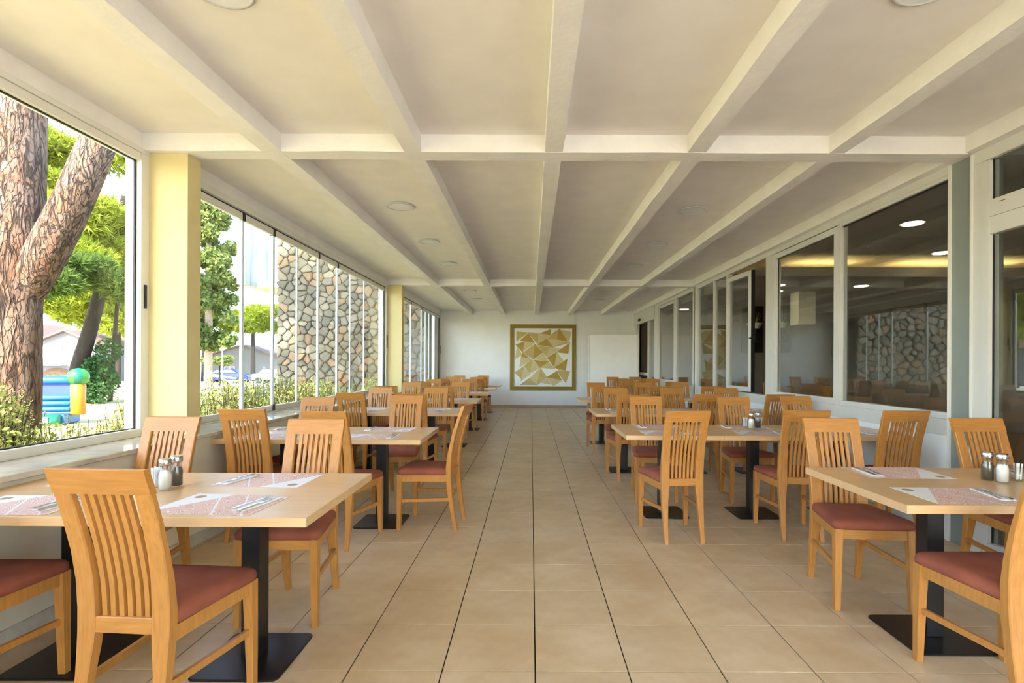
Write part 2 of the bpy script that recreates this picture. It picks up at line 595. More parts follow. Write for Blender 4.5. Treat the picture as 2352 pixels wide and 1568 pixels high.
for a, b2 in ((Y0 - 0.05, Y0 + 0.15), (3.722, 3.874), (10.045, 10.20)):
    wavy_beam(-2.78, 3.10, a, b2, 'x')
MB().box(-2.95, -2.77, Y0, Y1, 2.832, 3.0).build('edge_beam', 'beam', ceiling)
MB().box(3.08, 3.30, Y0, Y1, 2.832, 3.0).build('edge_beam', 'beam', ceiling)
# flat roof over both rooms; unseen rear overhang and left eave extended to block sun
struct(MB().box(-3.25, 3.6, Y0 - 3.6, Y1 + 0.6, 3.13, 3.35).box(3.6, 10.2, YN - .4, Y1 + 0.6, 3.13, 3.35).build('roof', 'ext_white'), 'flat roof slab over the dining room, overhang extended to block sun', 'roof')

# end wall, parapet, pillars, skirtings, sill
struct(MB().box(-2.95, 3.35, Y1, Y1 + 0.25, -0.1, 3.13).build('wall_back', 'white_wall'), 'plain white end wall of the dining room', 'wall')
struct(MB().box(XL, XR + 0.02, Y1 - 0.012, Y1, 0, 0.075).build('baseboard_back', 'tanbase'), 'low tan tile skirting along the end wall', 'skirting')
struct(MB().box(-2.92, XL, Y0, Y1, -0.6, 0.765).build('wall_left', 'cream'), 'cream parapet wall under the garden windows', 'wall')
bb = struct(empty('baseboard_left'), 'pale stone skirting along the window parapet', 'skirting')
yy = Y0
me = MB().bbox(0, 0.014, 0, 0.598, 0, 0.085, 0.002).mesh('skirting_tile', 'marble')
while yy < Y1 - 0.6:
    o = link('skirting_tile', me, bb)
    o.location = (XL, yy, 0)
    yy += 0.6
sill = struct(empty('trim_1'), 'polished pale marble window sill with bright reflections', 'sill')
yy = Y0
me = MB().bbox(-2.78, -2.395, 0, 1.536, 0.765, 0.795, 0.004).mesh('sill_slab', 'marble')
while yy < Y1 - 0.1:
    o = link('sill_slab', me, sill)
    o.location = (0, yy, 0)
    o.scale = (1, min(1, (Y1 - yy) / 1.54), 1)
    yy += 1.54
for k, (a, b2, lab) in enumerate(((3.77, 3.92, 'pale yellow painted pillar between the first and second window bays'), (10.02, 10.17, 'pale yellow painted pillar between the second and third window bays'))):
    p = struct(empty('pillar', (-2.63, a + 0.075, 0.795)), lab, 'pillar')
    MB().bbox(-0.145, 0.15, -0.075, 0.075, 0, ZB - 0.795, 0.004).build('shaft', 'yellow', p)
    MB().box(-0.30, -0.20, -0.075, 0.09, -0.9, ZB - 0.795 + 0.1).build('outer_face', 'ext_white', p)

# ---------------------------------------------------------------- left windows
def gbox(x0, x1, y0, y1, z0, z1, name, mat, par):
    return MB().bbox(x0, x1, y0, y1, z0, z1, 0.0025).build(name, mat, par)

# bay one: one wide sliding window
w1 = struct(empty('window_1', (XG, 0, 0)), 'wide sliding window onto the pine trunk and lawn', 'window')
gbox(-0.05, 0.045, Y0 + 0.15, 3.77, 2.80, 2.835, 'head_track', 'frame', w1)
gbox(-0.04, 0.035, Y0 + 0.15, 3.77, 2.745, 2.799, 'head_rail', 'frame', w1)
gbox(-0.04, 0.040, Y0 + 0.15, 3.77, 0.795, 0.850, 'bottom_rail', 'frame', w1)
gbox(-0.05, 0.042, 3.695, 3.77, 0.85, 2.80, 'jamb', 'frame', w1)
gbox(-0.008, 0.008, Y0 + 0.15, 3.69, 2.737, 2.745, 'gasket', 'black', w1)
gbox(-0.008, 0.008, Y0 + 0.15, 3.69, 0.850, 0.857, 'gasket', 'black', w1)
gbox(-0.006, 0.006, 3.684, 3.695, 0.85, 2.745, 'gasket', 'black', w1)
MB().box(-0.003, 0.003, Y0 + 0.15, 3.69, 0.845, 2.75).build('pane', 'glass', w1)
gbox(0.040, 0.054, 3.722, 3.738, 1.70, 1.87, 'handle', 'black', w1)

# bays two and three: frameless folding glass panels
def folding(n, y0, y1, joints, label):
    w = struct(empty('window_%d' % n, (XG, 0, 0)), label, 'window')
    gbox(-0.05, 0.045, y0, y1, 2.775, 2.835, 'head_track', 'frame', w)
    gbox(-0.05, 0.010, y0, y1, 2.764, 2.774, 'track_gap', 'black', w)
    gbox(-0.04, 0.045, y0, y1, 0.793, 0.803, 'bottom_track', 'frame', w)
    ys = [y0] + [j[0] for j in joints] + [y1 - 0.10]
    for k in range(len(ys) - 1):
        a, b2 = ys[k] + 0.004, ys[k + 1] - 0.004
        MB().box(-0.005, 0.005, a, b2, 0.86, 2.70).build('glass_panel', 'glass' if k < 1 else 'glass_tint', w)
        gbox(-0.016, 0.016, a, b2, 2.695, 2.763, 'panel_top_rail', 'frame', w)
        gbox(-0.016, 0.016, a, b2, 0.805, 0.862, 'panel_bottom_rail', 'frame', w)
    for y, kind in joints:
        if kind == 'T':
            gbox(-0.012, 0.012, y - 0.019, y - 0.004, 0.86, 2.70, 'edge_seal', 'seal', w)
            gbox(-0.012, 0.012, y + 0.004, y + 0.019, 0.86, 2.70, 'edge_seal', 'seal', w)
            gbox(-0.022, 0.022, y - 0.022, y + 0.022, 2.69, 2.765, 'hinge_block', 'black', w)
            gbox(-0.022, 0.022, y - 0.022, y + 0.022, 0.803, 0.872, 'hinge_block', 'black', w)
        else:
            gbox(-0.009, 0.009, y - 0.008, y + 0.008, 0.86, 2.70, 'edge_seal', 'seal', w)
    gbox(-0.045, 0.042, y1 - 0.075, y1, 0.80, 2.80, 'jamb', 'frame', w)
    gbox(-0.02, 0.02, y1 - 0.095, y1 - 0.075, 0.80, 2.78, 'jamb_gasket', 'black', w)
    gbox(0.042, 0.055, y1 - 0.045, y1 - 0.025, 1.62, 1.86, 'handle', 'black', w)
    return w
folding(2, 3.92, 10.02, [(5.06, 'T'), (5.66, 'T'), (6.24, 's'), (6.86, 'T'), (7.53, 'T'), (8.07, 's'), (8.74, 's')], 'long folding glass window facing the stone wall')
folding(3, 10.17, Y1, [(11.2, 's'), (12.12, 'T'), (13.3, 'T'), (13.8, 's'), (14.3, 's')], 'far folding glass window beside the end wall')

# ---------------------------------------------------------------- right glazed wall
def pillar_right(y0, y1, label):
    p = struct(empty('pillar', (XR + 0.06, (y0 + y1) / 2, 0)), label, 'pillar')
    h = (y1 - y0) / 2
    MB().bbox(-0.05, 0.16, -h, h, 0, 2.835, 0.004).build('panel', 'greypillar', p)
    gbox(-0.066, -0.05, -h, -h + 0.02, 0, 2.83, 'edge_strip', 'frame', p)
    gbox(-0.066, -0.05, h - 0.02, h, 0, 2.83, 'edge_strip', 'frame', p)
    return p
pillar_right(3.735, 3.955, 'grey-green glass-clad pillar beside the nearest right table')
pillar_right(10.02, 10.20, 'slim grey-green pillar halfway along the glazed wall')

def win_root(n, label):
    return struct(empty('window_%d' % n, (XR, 0, 0)), label, 'window')
def rgl(w, y0, y1, z0, z1, nm='pane', dx=0.0, mat='dglass'):
    MB().box(0.03 + dx, 0.038 + dx, y0, y1, z0, z1).build(nm, mat, w)
def rframe(w, y0, y1, z0, z1, t=0.05, dx=0.0, mat='frame_pvc', sill=True):
    gbox(0.0 + dx, 0.06 + dx, y0, y0 + t, z0, z1, 'stile', mat, w)
    gbox(0.0 + dx, 0.06 + dx, y1 - t, y1, z0, z1, 'stile', mat, w)
    gbox(0.0 + dx, 0.06 + dx, y0 + t, y1 - t, z1 - t, z1, 'top_rail', mat, w)
    if sill:
        gbox(0.0 + dx, 0.06 + dx, y0 + t, y1 - t, z0, z0 + t, 'bottom_rail', mat, w)
    for (a, b2, c, d) in ((y0 + t, y0 + t + 0.006, z0 + t, z1 - t), (y1 - t - 0.006, y1 - t, z0 + t, z1 - t)):
        gbox(0.024 + dx, 0.032 + dx, a, b2, c, d, 'gasket', 'black', w)
    gbox(0.024 + dx, 0.032 + dx, y0 + t, y1 - t, z1 - t - 0.006, z1 - t, 'gasket', 'black', w)
    rgl(w, y0 + t, y1 - t, z0 + (t if sill else 0), z1 - t, dx=dx)

# bay one: tall glazed screen with transom
w4 = win_root(4, 'tall white-framed glazed screen with a transom at the right edge')
gbox(0, 0.06, Y0, 3.735, 2.745, 2.835, 'head_rail', 'frame_pvc', w4)
gbox(0, 0.06, 3.66, 3.735, 0.0, 2.745, 'stile', 'frame_pvc', w4)
gbox(-0.006, 0.066, 3.60, 3.659, 0.03, 2.74, 'stile', 'frame_pvc', w4)
gbox(-0.004, 0.06, Y0, 3.60, 2.345, 2.46, 'transom', 'frame_pvc', w4)
gbox(0.0, 0.06, Y0, 3.60, 2.225, 2.344, 'transom', 'frame_pvc', w4)
gbox(0.0, 0.06, Y0, 3.60, 0.0, 0.10, 'bottom_rail', 'frame_pvc', w4)
gbox(0.0, 0.06, 1.9, 1.97, 0.1, 2.745, 'mullion', 'frame_pvc', w4)
gbox(0.022, 0.030, 3.592, 3.60, 0.1, 2.225, 'gasket', 'black', w4)
gbox(0.022, 0.030, 3.592, 3.60, 2.46, 2.745, 'gasket', 'black', w4)
rgl(w4, Y0, 1.9, 0.1, 2.225)
rgl(w4, 1.97, 3.60, 0.1, 2.225)
rgl(w4, Y0, 3.60, 2.46, 2.745)
gbox(-0.008, -0.004, 3.47, 3.52, 2.425, 2.429, 'drain_slot', 'black', w4)

# bay two
w5 = win_root(5, 'row of white-framed windows into the inner restaurant')
gbox(0, 0.07, 3.955, 10.02, 2.765, 2.835, 'head_rail', 'frame_pvc', w5)
gbox(0, 0.07, 3.955, 10.02, 0.79, 0.915, 'bottom_rail', 'frame_pvc', w5)
gbox(-0.005, 0.06, 3.955, 5.33, 0.915, 0.965, 'pane_rail', 'frame_pvc', w5)
rgl(w5, 3.955, 5.33, 0.965, 2.735)
gbox(0.0, 0.06, 3.955, 5.33, 2.735, 2.765, 'pane_rail', 'frame_pvc', w5)
gbox(0.022, 0.03, 3.955, 5.33, 2.722, 2.735, 'gasket', 'black', w5)
gbox(0.022, 0.03, 3.955, 3.968, 0.965, 2.722, 'gasket', 'black', w5)
gbox(-0.006, 0.07, 5.335, 5.385, 0.915, 2.765, 'mullion', 'frame_pvc', w5)
rframe(w5, 5.388, 6.80, 0.915, 2.755, 0.065)
gbox(-0.01, 0.08, 6.805, 7.01, 0.80, 2.765, 'mullion', 'frame_pvc', w5)
gbox(0.0, 0.07, 8.38, 8.46, 0.915, 2.765, 'mullion', 'frame_pvc', w5)
gbox(0.0, 0.07, 9.93, 10.02, 0.915, 2.765, 'mullion', 'frame_pvc', w5)
gbox(0.0, 0.06, 9.02, 9.07, 0.915, 2.765, 'mullion', 'frame_pvc', w5)
rgl(w5, 8.46, 9.02, 0.915, 2.765)
rgl(w5, 9.07, 9.93, 0.915, 2.765)
# the open sash, swung a little into the room
sash = empty('open_sash', (0.0, 8.37, 0.0), math.radians(4))
sash.parent = w5
def sbox(y0, y1, z0, z1, nm, mat='frame_pvc', x0=-0.03, x1=0.03):
    return MB().bbox(x0, x1, y0, y1, z0, z1, 0.003).build(nm, mat, sash)
sbox(-0.80, -0.72, 0.93, 2.70, 'sash_stile')
sbox(-0.07, 0.0, 0.93, 2.70, 'sash_stile')
sbox(-0.72, -0.07, 2.63, 2.70, 'sash_rail')
sbox(-0.72, -0.07, 0.93, 1.00, 'sash_rail')
sbox(-0.81, -0.80, 0.93, 2.70, 'sash_edge', 'black', -0.026, 0.026)
sbox(-0.85, -0.80, 1.70, 1.72, 'sash_handle', 'black', -0.06, -0.03)
MB().box(-0.004, 0.004, -0.72, -0.07, 1.0, 2.63).build('sash_pane', 'dglass', sash)
struct(MB().box(XR + 0.005, XR + 0.09, 3.955, 10.02, 0, 0.79).build('wall_right', 'white_wall'), 'low white wall panel under the inner windows', 'wall')

# bay three
w6 = win_root(6, 'far white-framed windows before the sliding door')
gbox(0, 0.07, 10.20, 13.32, 2.765, 2.835, 'head_rail', 'frame_pvc', w6)
gbox(0, 0.07, 10.20, 13.0, 0.79, 0.915, 'bottom_rail', 'frame_pvc', w6)
gbox(0, 0.07, 11.42, 11.52, 0.915, 2.765, 'mullion', 'frame_pvc', w6)
rframe(w6, 11.53, 12.95, 0.915, 2.755, 0.06)
rgl(w6, 10.20, 11.42, 0.915, 2.765)
gbox(-0.01, 0.08, 12.96, 13.10, 0.0, 2.765, 'mullion', 'frame_pvc', w6)
gbox(-0.005, 0.075, 13.12, 13.32, 0.0, 2.765, 'mullion', 'frame_pvc', w6)
struct(MB().box(XR + 0.005, XR + 0.09, 10.20, 12.96, 0, 0.79).build('wall_right', 'white_wall'), 'low white wall panel near the sliding door', 'wall')
d1 = struct(empty('door_1', (XR, 0, 0)), 'glass sliding door standing open beside the end wall', 'door')
gbox(-0.02, 0.08, 13.32, Y1, 2.50, 2.835, 'header', 'frame_pvc', d1)
gbox(-0.06, -0.02, 15.0, 15.2, 2.58, 2.64, 'sensor', 'black', d1)
gbox(0, 0.06, 15.55, Y1, 0, 2.5, 'jamb', 'frame_pvc', d1)
gbox(0.0, 0.05, 13.34, 13.42, 0.0, 2.5, 'leaf_stile', 'frame_pvc', d1)
gbox(0.0, 0.05, 14.1, 14.18, 0.0, 2.5, 'leaf_stile', 'frame_pvc', d1)
gbox(0.06, 0.09, 14.2, 15.5, 1.02, 1.10, 'push_bar', 'frame_pvc', d1)
rgl(d1, 13.42, 14.1, 0.0, 2.5, 'leaf_pane')

# rear glazing behind the camera
w7 = struct(empty('window_7', (0, Y0, 0)), 'glazed rear end of the dining room', 'window')
for x in (-0.57, 0.7, 1.9, 3.1):
    gbox(x - 0.03, x + 0.03, -0.04, 0.04, 0, 2.83, 'mullion', 'frame_pvc', w7)
for a, b2 in ((-0.54, 0.67), (0.73, 1.87), (1.93, 3.07)):
    MB().box(a, b2, -0.004, 0.004, 0.1, 2.75).build('pane', 'glass', w7)
    gbox(a, b2, -0.04, 0.04, 0, 0.1, 'bottom_rail', 'frame_pvc', w7)
    gbox(a, b2, -0.04, 0.04, 2.75, 2.83, 'top_rail', 'frame_pvc', w7)
struct(MB().box(-2.95, -0.61, Y0 - .15, Y0 + .05, -.1, 3.13).build('wall_rear_blocker', 'white_wall'), 'unseen white wall behind the camera, added to block rear light', 'wall')  # unseen wall added to keep rear daylight off the left side

# ---------------------------------------------------------------- inner restaurant behind the right glazing
XI = 9.6
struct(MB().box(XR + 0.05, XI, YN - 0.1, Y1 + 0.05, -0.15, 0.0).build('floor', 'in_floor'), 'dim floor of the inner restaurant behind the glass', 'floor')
ic = struct(empty('ceiling'), 'dim inner restaurant ceiling with a lit cove', 'ceiling')
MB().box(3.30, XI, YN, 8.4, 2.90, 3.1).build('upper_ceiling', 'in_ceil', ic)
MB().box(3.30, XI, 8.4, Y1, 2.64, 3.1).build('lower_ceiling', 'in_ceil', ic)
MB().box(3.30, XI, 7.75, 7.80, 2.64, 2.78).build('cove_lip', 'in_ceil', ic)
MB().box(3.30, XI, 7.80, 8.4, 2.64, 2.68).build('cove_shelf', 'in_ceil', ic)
MB().bbox(4.45, 4.95, 6.45, 6.95, 2.885, 2.90, 0.004).build('air_grille', 'in_wall', ic)
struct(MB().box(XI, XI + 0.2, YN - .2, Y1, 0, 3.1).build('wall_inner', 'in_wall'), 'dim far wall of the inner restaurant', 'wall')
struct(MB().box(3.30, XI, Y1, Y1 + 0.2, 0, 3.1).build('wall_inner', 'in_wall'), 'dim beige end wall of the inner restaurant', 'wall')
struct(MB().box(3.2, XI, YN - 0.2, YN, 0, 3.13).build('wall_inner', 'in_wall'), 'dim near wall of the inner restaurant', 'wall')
for a, b2, lab in ((4.0, 4.95, 'short warm cove light strip behind the middle window'), (5.6, 7.4, 'long warm cove light strip behind the nearest window')):
    tag(MB().bbox(a, b2, 8.02, 8.06, 2.682, 2.70, 0.003).build('cove_light', 'cove_on'), lab, 'light', 'cove lights in the inner ceiling')
for k, (x, y, z, lab) in enumerate(((4.22, 5.80, 2.90, 'round lit downlight nearest the grey pillar, inner ceiling'), (5.72, 7.30, 2.90, 'round lit downlight just before the cove, inner ceiling'), (5.45, 8.65, 2.64, 'lit downlight behind the cove, seen through the nearest window'), (4.05, 8.6, 2.64, 'lit downlight behind the cove, seen through the framed sash'), (4.35, 9.3, 2.64, 'dimmer downlight just behind its neighbour, framed sash window'), (3.62, 12.4, 2.64, 'lit downlight seen through the far windows'), (5.35, 12.6, 2.64, 'lit downlight seen through the open window gap'), (5.75, 14.0, 2.64, 'tiny far downlight seen through the open window gap'))):
    t = tag(empty('downlight', (x, y, z)), lab, 'light', 'downlights in the inner ceiling')
    MB().lathe([(0.105, -0.001), (0.125, -0.006), (0.125, -0.0005)], 20).build('trim_ring', 'in_ceil', t)
    MB().lathe([(0.10, -0.012), (0.102, -0.004), (0.10, -0.001)], 20).build('lens', 'lamp_on', t)
tag(MB().bbox(4.75, 5.05, 9.3, 9.6, 2.05, 2.639, 0.004).build('bulkhead', 'cream'), 'cream boxed bulkhead hanging from the inner ceiling', 'bulkhead')
for cx, lab in ((5.45, 'gilded twig arrangement seen through the framed sash window'), (4.95, 'gilded twig arrangement seen through the open window gap')):
    yy = 11.4 if cx == 5.45 else 11.6
    t = tag(empty('twig_arrangement', (cx, yy, 1.95)), lab, 'decoration', 'twig arrangements in the inner room')
    MB().bbox(-0.24, 0.24, 0.10, 0.14, -0.35, 0.72, 0.004).build('backing_board', 'dark', t)
    MB().lathe([(0.10, 0.18), (0.17, 0.30), (0.16, 0.30), (0.09, 0.19)], 14).build('bowl', 'salt', t)
    MB().lathe([(0.08, -0.1), (0.10, 0.05), (0.09, 0.18), (0.0, 0.18)], 12).build('vase', 'black', t)
    MB().box(-0.12, 0.12, -0.1, 0.14, -0.13, -0.1).build('shelf', 'dark', t)
    for q in range(9):
        a = (q - 4) * 0.16
        MB().tube([(0, 0, 0.22), (math.sin(a) * 0.12, RND.uniform(-.03, .03), 0.36), (math.sin(a) * 0.26, RND.uniform(-.05, .05), 0.34 + 0.22 * math.cos(a))], [0.006, 0.006, 0.003], 5).build('twig', 'twig', t)

# ---------------------------------------------------------------- ceiling discs
li = 0
for side, xs, ys in (('window side', -1.36, (2.26, 5.41, 6.95, 8.47, 11.62, 13.09)), ('glazed-wall side', 1.69, (2.22, 5.50, 7.07, 8.55, 11.8, 13.2))):
    for k, y in enumerate(ys):
        lab = 'flush white ceiling disc, %s, %s from the camera' % (side, ('first', 'second', 'third', 'fourth', 'fifth', 'sixth')[k])
        t = tag(empty('ceiling_disc', (xs, y, ZS)), lab, 'ceiling light', 'flush ceiling discs')
        MB().lathe([(0.135, -0.001), (0.145, -0.012), (0.128, -0.018), (0.126, -0.006)], 28).build('rim', 'frame_pvc', t, True)
        MB().lathe([(0.127, -0.012), (0.10, -0.014), (0.02, -0.0145), (0.0005, -0.0145)], 28).build('cover', 'ext_white', t)

# ---------------------------------------------------------------- wall art and partition
art = tag(empty('wall_art', (0.356, Y1, 1.53)), 'square abstract wall panel of ochre triangles in mustard frame', 'wall art')
AW = 1.0
for nm, x0, x1, z0, z1 in (('frame_side', -AW, -AW + 0.115, -AW, AW), ('frame_side', AW - 0.115, AW, -AW, AW), ('frame_side', -AW + 0.115, AW - 0.115, AW - 0.115, AW), ('frame_side', -AW + 0.115, AW - 0.115, -AW, -AW + 0.115)):
    MB().bbox(x0, x1, -0.035, -0.001, z0, z1, 0.004).build(nm, 'gold', art)
MB().box(-AW + 0.1, AW - 0.1, -0.012, -0.002, -AW + 0.1, AW - 0.1).build('backing', 'white_wall', art)
OC = [plain('ochre_print_%d' % i, c, 0.7, var=0.06, vscale=6) for i, c in enumerate(((0.43, 0.28, 0.05), (0.52, 0.39, 0.15), (0.60, 0.50, 0.26), (0.66, 0.58, 0.38)))]
tri_px = [(0, (245, 370), (370, 255), (470, 390)), (1, (190, 370), (190, 225), (370, 240)), (2, (370, 235), (540, 250), (520, 425)), (1, (370, 255), (525, 262), (525, 400)), (0, (550, 255), (730, 185), (722, 275)), (2, (540, 255), (725, 280), (525, 425)),
          (1, (725, 275), (865, 180), (830, 350)), (0, (865, 180), (1000, 375), (830, 345)), (2, (880, 190), (1060, 230), (1010, 375)), (1, (670, 335), (730, 285), (830, 350)), (0, (520, 430), (668, 335), (775, 470)), (2, (670, 335), (930, 370), (780, 470)),
          (1, (785, 470), (940, 375), (1030, 395)), (0, (820, 545), (1030, 400), (1005, 565)), (2, (690, 460), (880, 490), (680, 620)), (0, (178, 432), (305, 385), (290, 555)), (2, (305, 380), (480, 400), (290, 540)), (1, (290, 560), (480, 420), (455, 655)),
          (0, (480, 420), (600, 550), (455, 655)), (1, (520, 440), (690, 470), (670, 625)), (0, (280, 560), (410, 650), (265, 630)), (2, (170, 650), (195, 460), (280, 590)), (2, (262, 625), (440, 660), (240, 785)), (2, (470, 660), (605, 560), (690, 690)),
          (0, (675, 635), (825, 545), (790, 785)), (2, (825, 550), (930, 680), (790, 785)), (0, (790, 790), (990, 655), (965, 830)), (0, (465, 672), (700, 695), (560, 790)), (1, (310, 765), (440, 665), (410, 895)), (2, (440, 670), (560, 795), (410, 880)),
          (2, (565, 795), (700, 705), (800, 810)), (1, (160, 870), (310, 770), (260, 960)), (2, (260, 1000), (300, 780), (405, 900)), (2, (400, 960), (560, 800), (520, 1070)), (1, (570, 800), (670, 945), (515, 1070)), (0, (670, 945), (825, 850), (905, 990)),
          (2, (825, 800), (1030, 850), (940, 950)), (1, (830, 845), (1030, 855), (970, 1030)), (1, (250, 1065), (390, 960), (510, 1065)), (2, (580, 1030), (680, 955), (740, 1060)), (2, (690, 955), (900, 1000), (770, 1080))]
for ci, *pts in tri_px:
    mcx, mcy = sum(p[0] for p in pts) / 3, sum(p[1] for p in pts) / 3
    q = [((mcx + (px - mcx) * 1.07 - 607) / 520 * AW, -(mcy + (py - mcy) * 1.07 - 630) / 520 * AW) for px, py in pts]
    rev = (q[1][0] - q[0][0]) * (q[2][1] - q[0][1]) - (q[1][1] - q[0][1]) * (q[2][0] - q[0][0])
    if rev < 0:
        q = q[::-1]
    dz = 0.0135 + 0.0008 * (tri_px.index((ci, *pts)) % 4)
    MB().loft([[(x, -0.0118, z) for x, z in q], [(x, -dz, z) for x, z in q]]).build('triangle', OC[ci], art)
pt = tag(empty('partition_screen', (2.36, 14.95, 0), math.radians(-13)), 'plain white freestanding partition panel before the end wall', 'partition')
MB().bbox(-0.70, 0.66, -0.02, 0.02, 0.06, 2.17, 0.004).build('panel', 'white_wall', pt)
gbox(0.66, 0.70, -0.03, 0.03, 0.06, 2.18, 'edge_post', 'frame_pvc', pt)
gbox(-0.74, -0.70, -0.03, 0.03, 0.06, 2.17, 'edge_post', 'frame_pvc', pt)
gbox(-0.72, -0.64, -0.22, 0.22, 0.0, 0.06, 'foot', 'frame_pvc', pt)
gbox(0.60, 0.68, -0.22, 0.22, 0.0, 0.06, 'foot', 'frame_pvc', pt)

# ---------------------------------------------------------------- chair
POST = [(0.00, -.245, .030, .123, .153), (.12, -.222, .034, .121, .156), (.28, -.200, .040, .113, .159), (.36, -.192, .042, .104, .161), (.42, -.188, .043, .099, .162), (.50, -.188, .041, .099, .163),
        (.60, -.198, .035, .101, .163), (.70, -.218, .030, .103, .163), (.80, -.245, .027, .105, .164), (.902, -.277, .025, .107, .1645)]
def prof_y(z):
    for k in range(len(POST) - 1):
        a, b2 = POST[k], POST[k + 1]
        if a[0] <= z <= b2[0]:
            t = (z - a[0]) / (b2[0] - a[0])
            return a[1] + (b2[1] - a[1]) * t
    return POST[-1][1] - (z - POST[-1][0]) * 0.32
def post_mesh(s):
    rings = []
    for z, yc, ty, xi, xo in POST:
        c = 0.004
        x0, x1 = (xi, xo) if s > 0 else (-xo, -xi)
        y0, y1 = yc - ty / 2, yc + ty / 2
        rings.append([(x0 + c, y0, z), (x1 - c, y0, z), (x1, y0 + c, z), (x1, y1 - c, z), (x1 - c, y1, z), (x0 + c, y1, z), (x0, y1 - c, z), (x0, y0 + c, z)])
    return MB().loft(rings).mesh('back_post', 'beech')
def slat_mesh(x):
    rings = []
    for k in range(8):
        z = .468 + (.906 - .468) * k / 7
        y = prof_y(z) + 0.002
        w, t = .0086, .0070
        rings.append([(x - w, y - t, z), (x + w, y - t, z), (x + w, y + t, z), (x - w, y + t, z)])
    return MB().loft(rings).mesh('slat', 'beech')
def bar(p, q, w, t, name, mat='beech'):
    """square bar from p to q: w across horizontally, t vertically"""
    p, q = Vector(p), Vector(q)
    d = (q - p).normalized()
    s = d.cross(Vector((0, 0, 1))).normalized() * (w / 2)
    u = s.cross(d).normalized() * (t / 2)
    return MB().loft([[e - s - u, e + s - u, e + s + u, e - s + u] for e in (p, q)]).mesh(name, mat)
def rail_mesh():
    rings = []
    n = 7
    for k in range(n):
        x = -.165 + .33 * k / (n - 1)
        bow = -0.003 * (1 - (x / .165) ** 2)
        a, b2 = prof_y(.90) + bow, prof_y(.90) - 0.030 + bow
        zt = .985
        rings.append([(x, a - .013, .900), (x, a + .013, .900), (x, b2 + .012, zt - .003), (x, b2 + .008, zt), (x, b2 - .009, zt), (x, b2 - .012, zt - .003)])
    return MB().loft(rings).mesh('top_rail', 'beech_x')
def seat_mesh():
    # trapezoid outline with rounded front corners
    out = []
    def arc(cx, cy, r, a0, a1, n):
        for k in range(n + 1):
            a = math.radians(a0 + (a1 - a0) * k / n)
            out.append((cx + r * math.cos(a), cy + r * math.sin(a)))
    arc(.172, .185, .042, -8, 90, 5)
    arc(-.172, .185, .042, 90, 188, 5)
    arc(-.155, -.160, .012, 180, 270, 2)
    arc(.155, -.160, .012, 270, 360, 2)
    levels = [(.436, .94), (.440, .985), (.455, 1.0), (.470, .99), (.482, .95), (.490, .80), (.494, .5), (.4955, .2)]
    rings = [[(x * s, (y - .02) * s + .02, z) for x, y in out] for z, s in levels]
    return MB().loft(rings).mesh('seat', 'suede', True)
def leg_mesh(s):
    x, y = .186, .195
    rings = []
    for z, w in ((0, .028), (.30, .037), (.438, .042)):
        ox = x + .021 - w / 2
        oy = y + .021 - w / 2
        cx = s * ox
        rings.append([(cx - w / 2, oy - w / 2, z), (cx + w / 2, oy - w / 2, z), (cx + w / 2, oy + w / 2, z), (cx - w / 2, oy + w / 2, z)])
    return MB().loft(rings).mesh('leg', 'beech')
CH = [('seat', seat_mesh()), ('top_rail', rail_mesh()), ('back_post', post_mesh(-1)), ('back_post', post_mesh(1)), ('leg', leg_mesh(-1)), ('leg', leg_mesh(1)),
      ('lower_back_rail', MB().bbox(-.100, .100, -.204, -.176, .415, .470, .003).mesh('lower_back_rail', 'beech_x')),
      ('apron', bar((-.166, .196, .410), (.166, .196, .410), .022, .052, 'apron', 'beech_x')),
      ('apron', bar((-.150, -.170, .410), (-.184, .176, .410), .022, .052, 'apron')),
      ('apron', bar((.150, -.170, .410), (.184, .176, .410), .022, .052, 'apron')),
      ('stretcher', bar((-.148, -.212, .245), (-.186, .182, .230), .016, .026, 'stretcher')),
      ('stretcher', bar((.148, -.212, .245), (.186, .182, .230), .016, .026, 'stretcher'))]
SL = [slat_mesh(-.0755 + .0302 * k) for k in range(6)]
CH += [('slat', s) for s in SL]
def chair(x, y, deg, label, group):
    t = tag(empty('dining_chair', (x, y, 0), math.radians(deg)), label, 'chair', group)
    for nm, me in CH:
        link(nm, me, t)
    return t

# ---------------------------------------------------------------- table and settings
def rounded(w, r, n=4):
    out = []
    for cx, cy, a0 in ((w - r, w - r, 0), (-w + r, w - r, 90), (-w + r, -w + r, 180), (w - r, -w + r, 270)):
        for k in range(n + 1):
            a = math.radians(a0 + 90 * k / n)
            out.append((cx + r * math.cos(a), cy + r * math.sin(a)))
    return out
TB = [('table_top', MB().bbox(-.399, .399, -.40, .40, .704, .740, .0015).mesh('table_top', 'top')),
      ('column', MB().bbox(-.04, .04, -.04, .04, .009, .696, .004).mesh('column', 'black_steel')),
      ('base_plate', MB().loft([[(x, y, 0.0) for x, y in rounded(.19, .03)], [(x, y, .007) for x, y in rounded(.19, .03)], [(x * .985, y * .985, .009) for x, y in rounded(.19, .03)]]).mesh('base_plate', 'black_steel')),
      ('mounting_plate', MB().bbox(-.15, .15, -.15, .15, .696, .704, .001).mesh('mounting_plate', 'black_steel'))]
def table(x, y, label, group):
    t = tag(empty('dining_table', (x, y, 0)), label, 'table', group)
    for nm, me in TB:
        link(nm, me, t)
    return t
ZT = .740
ME_MAT = MB().box(-.213, .213, -.148, .148, 0, .0008).mesh('placemat', 'mat')
ME_NAP = MB().bbox(-.030, .030, -.105, .105, 0, .004, .0012).mesh('napkin', 'paper')
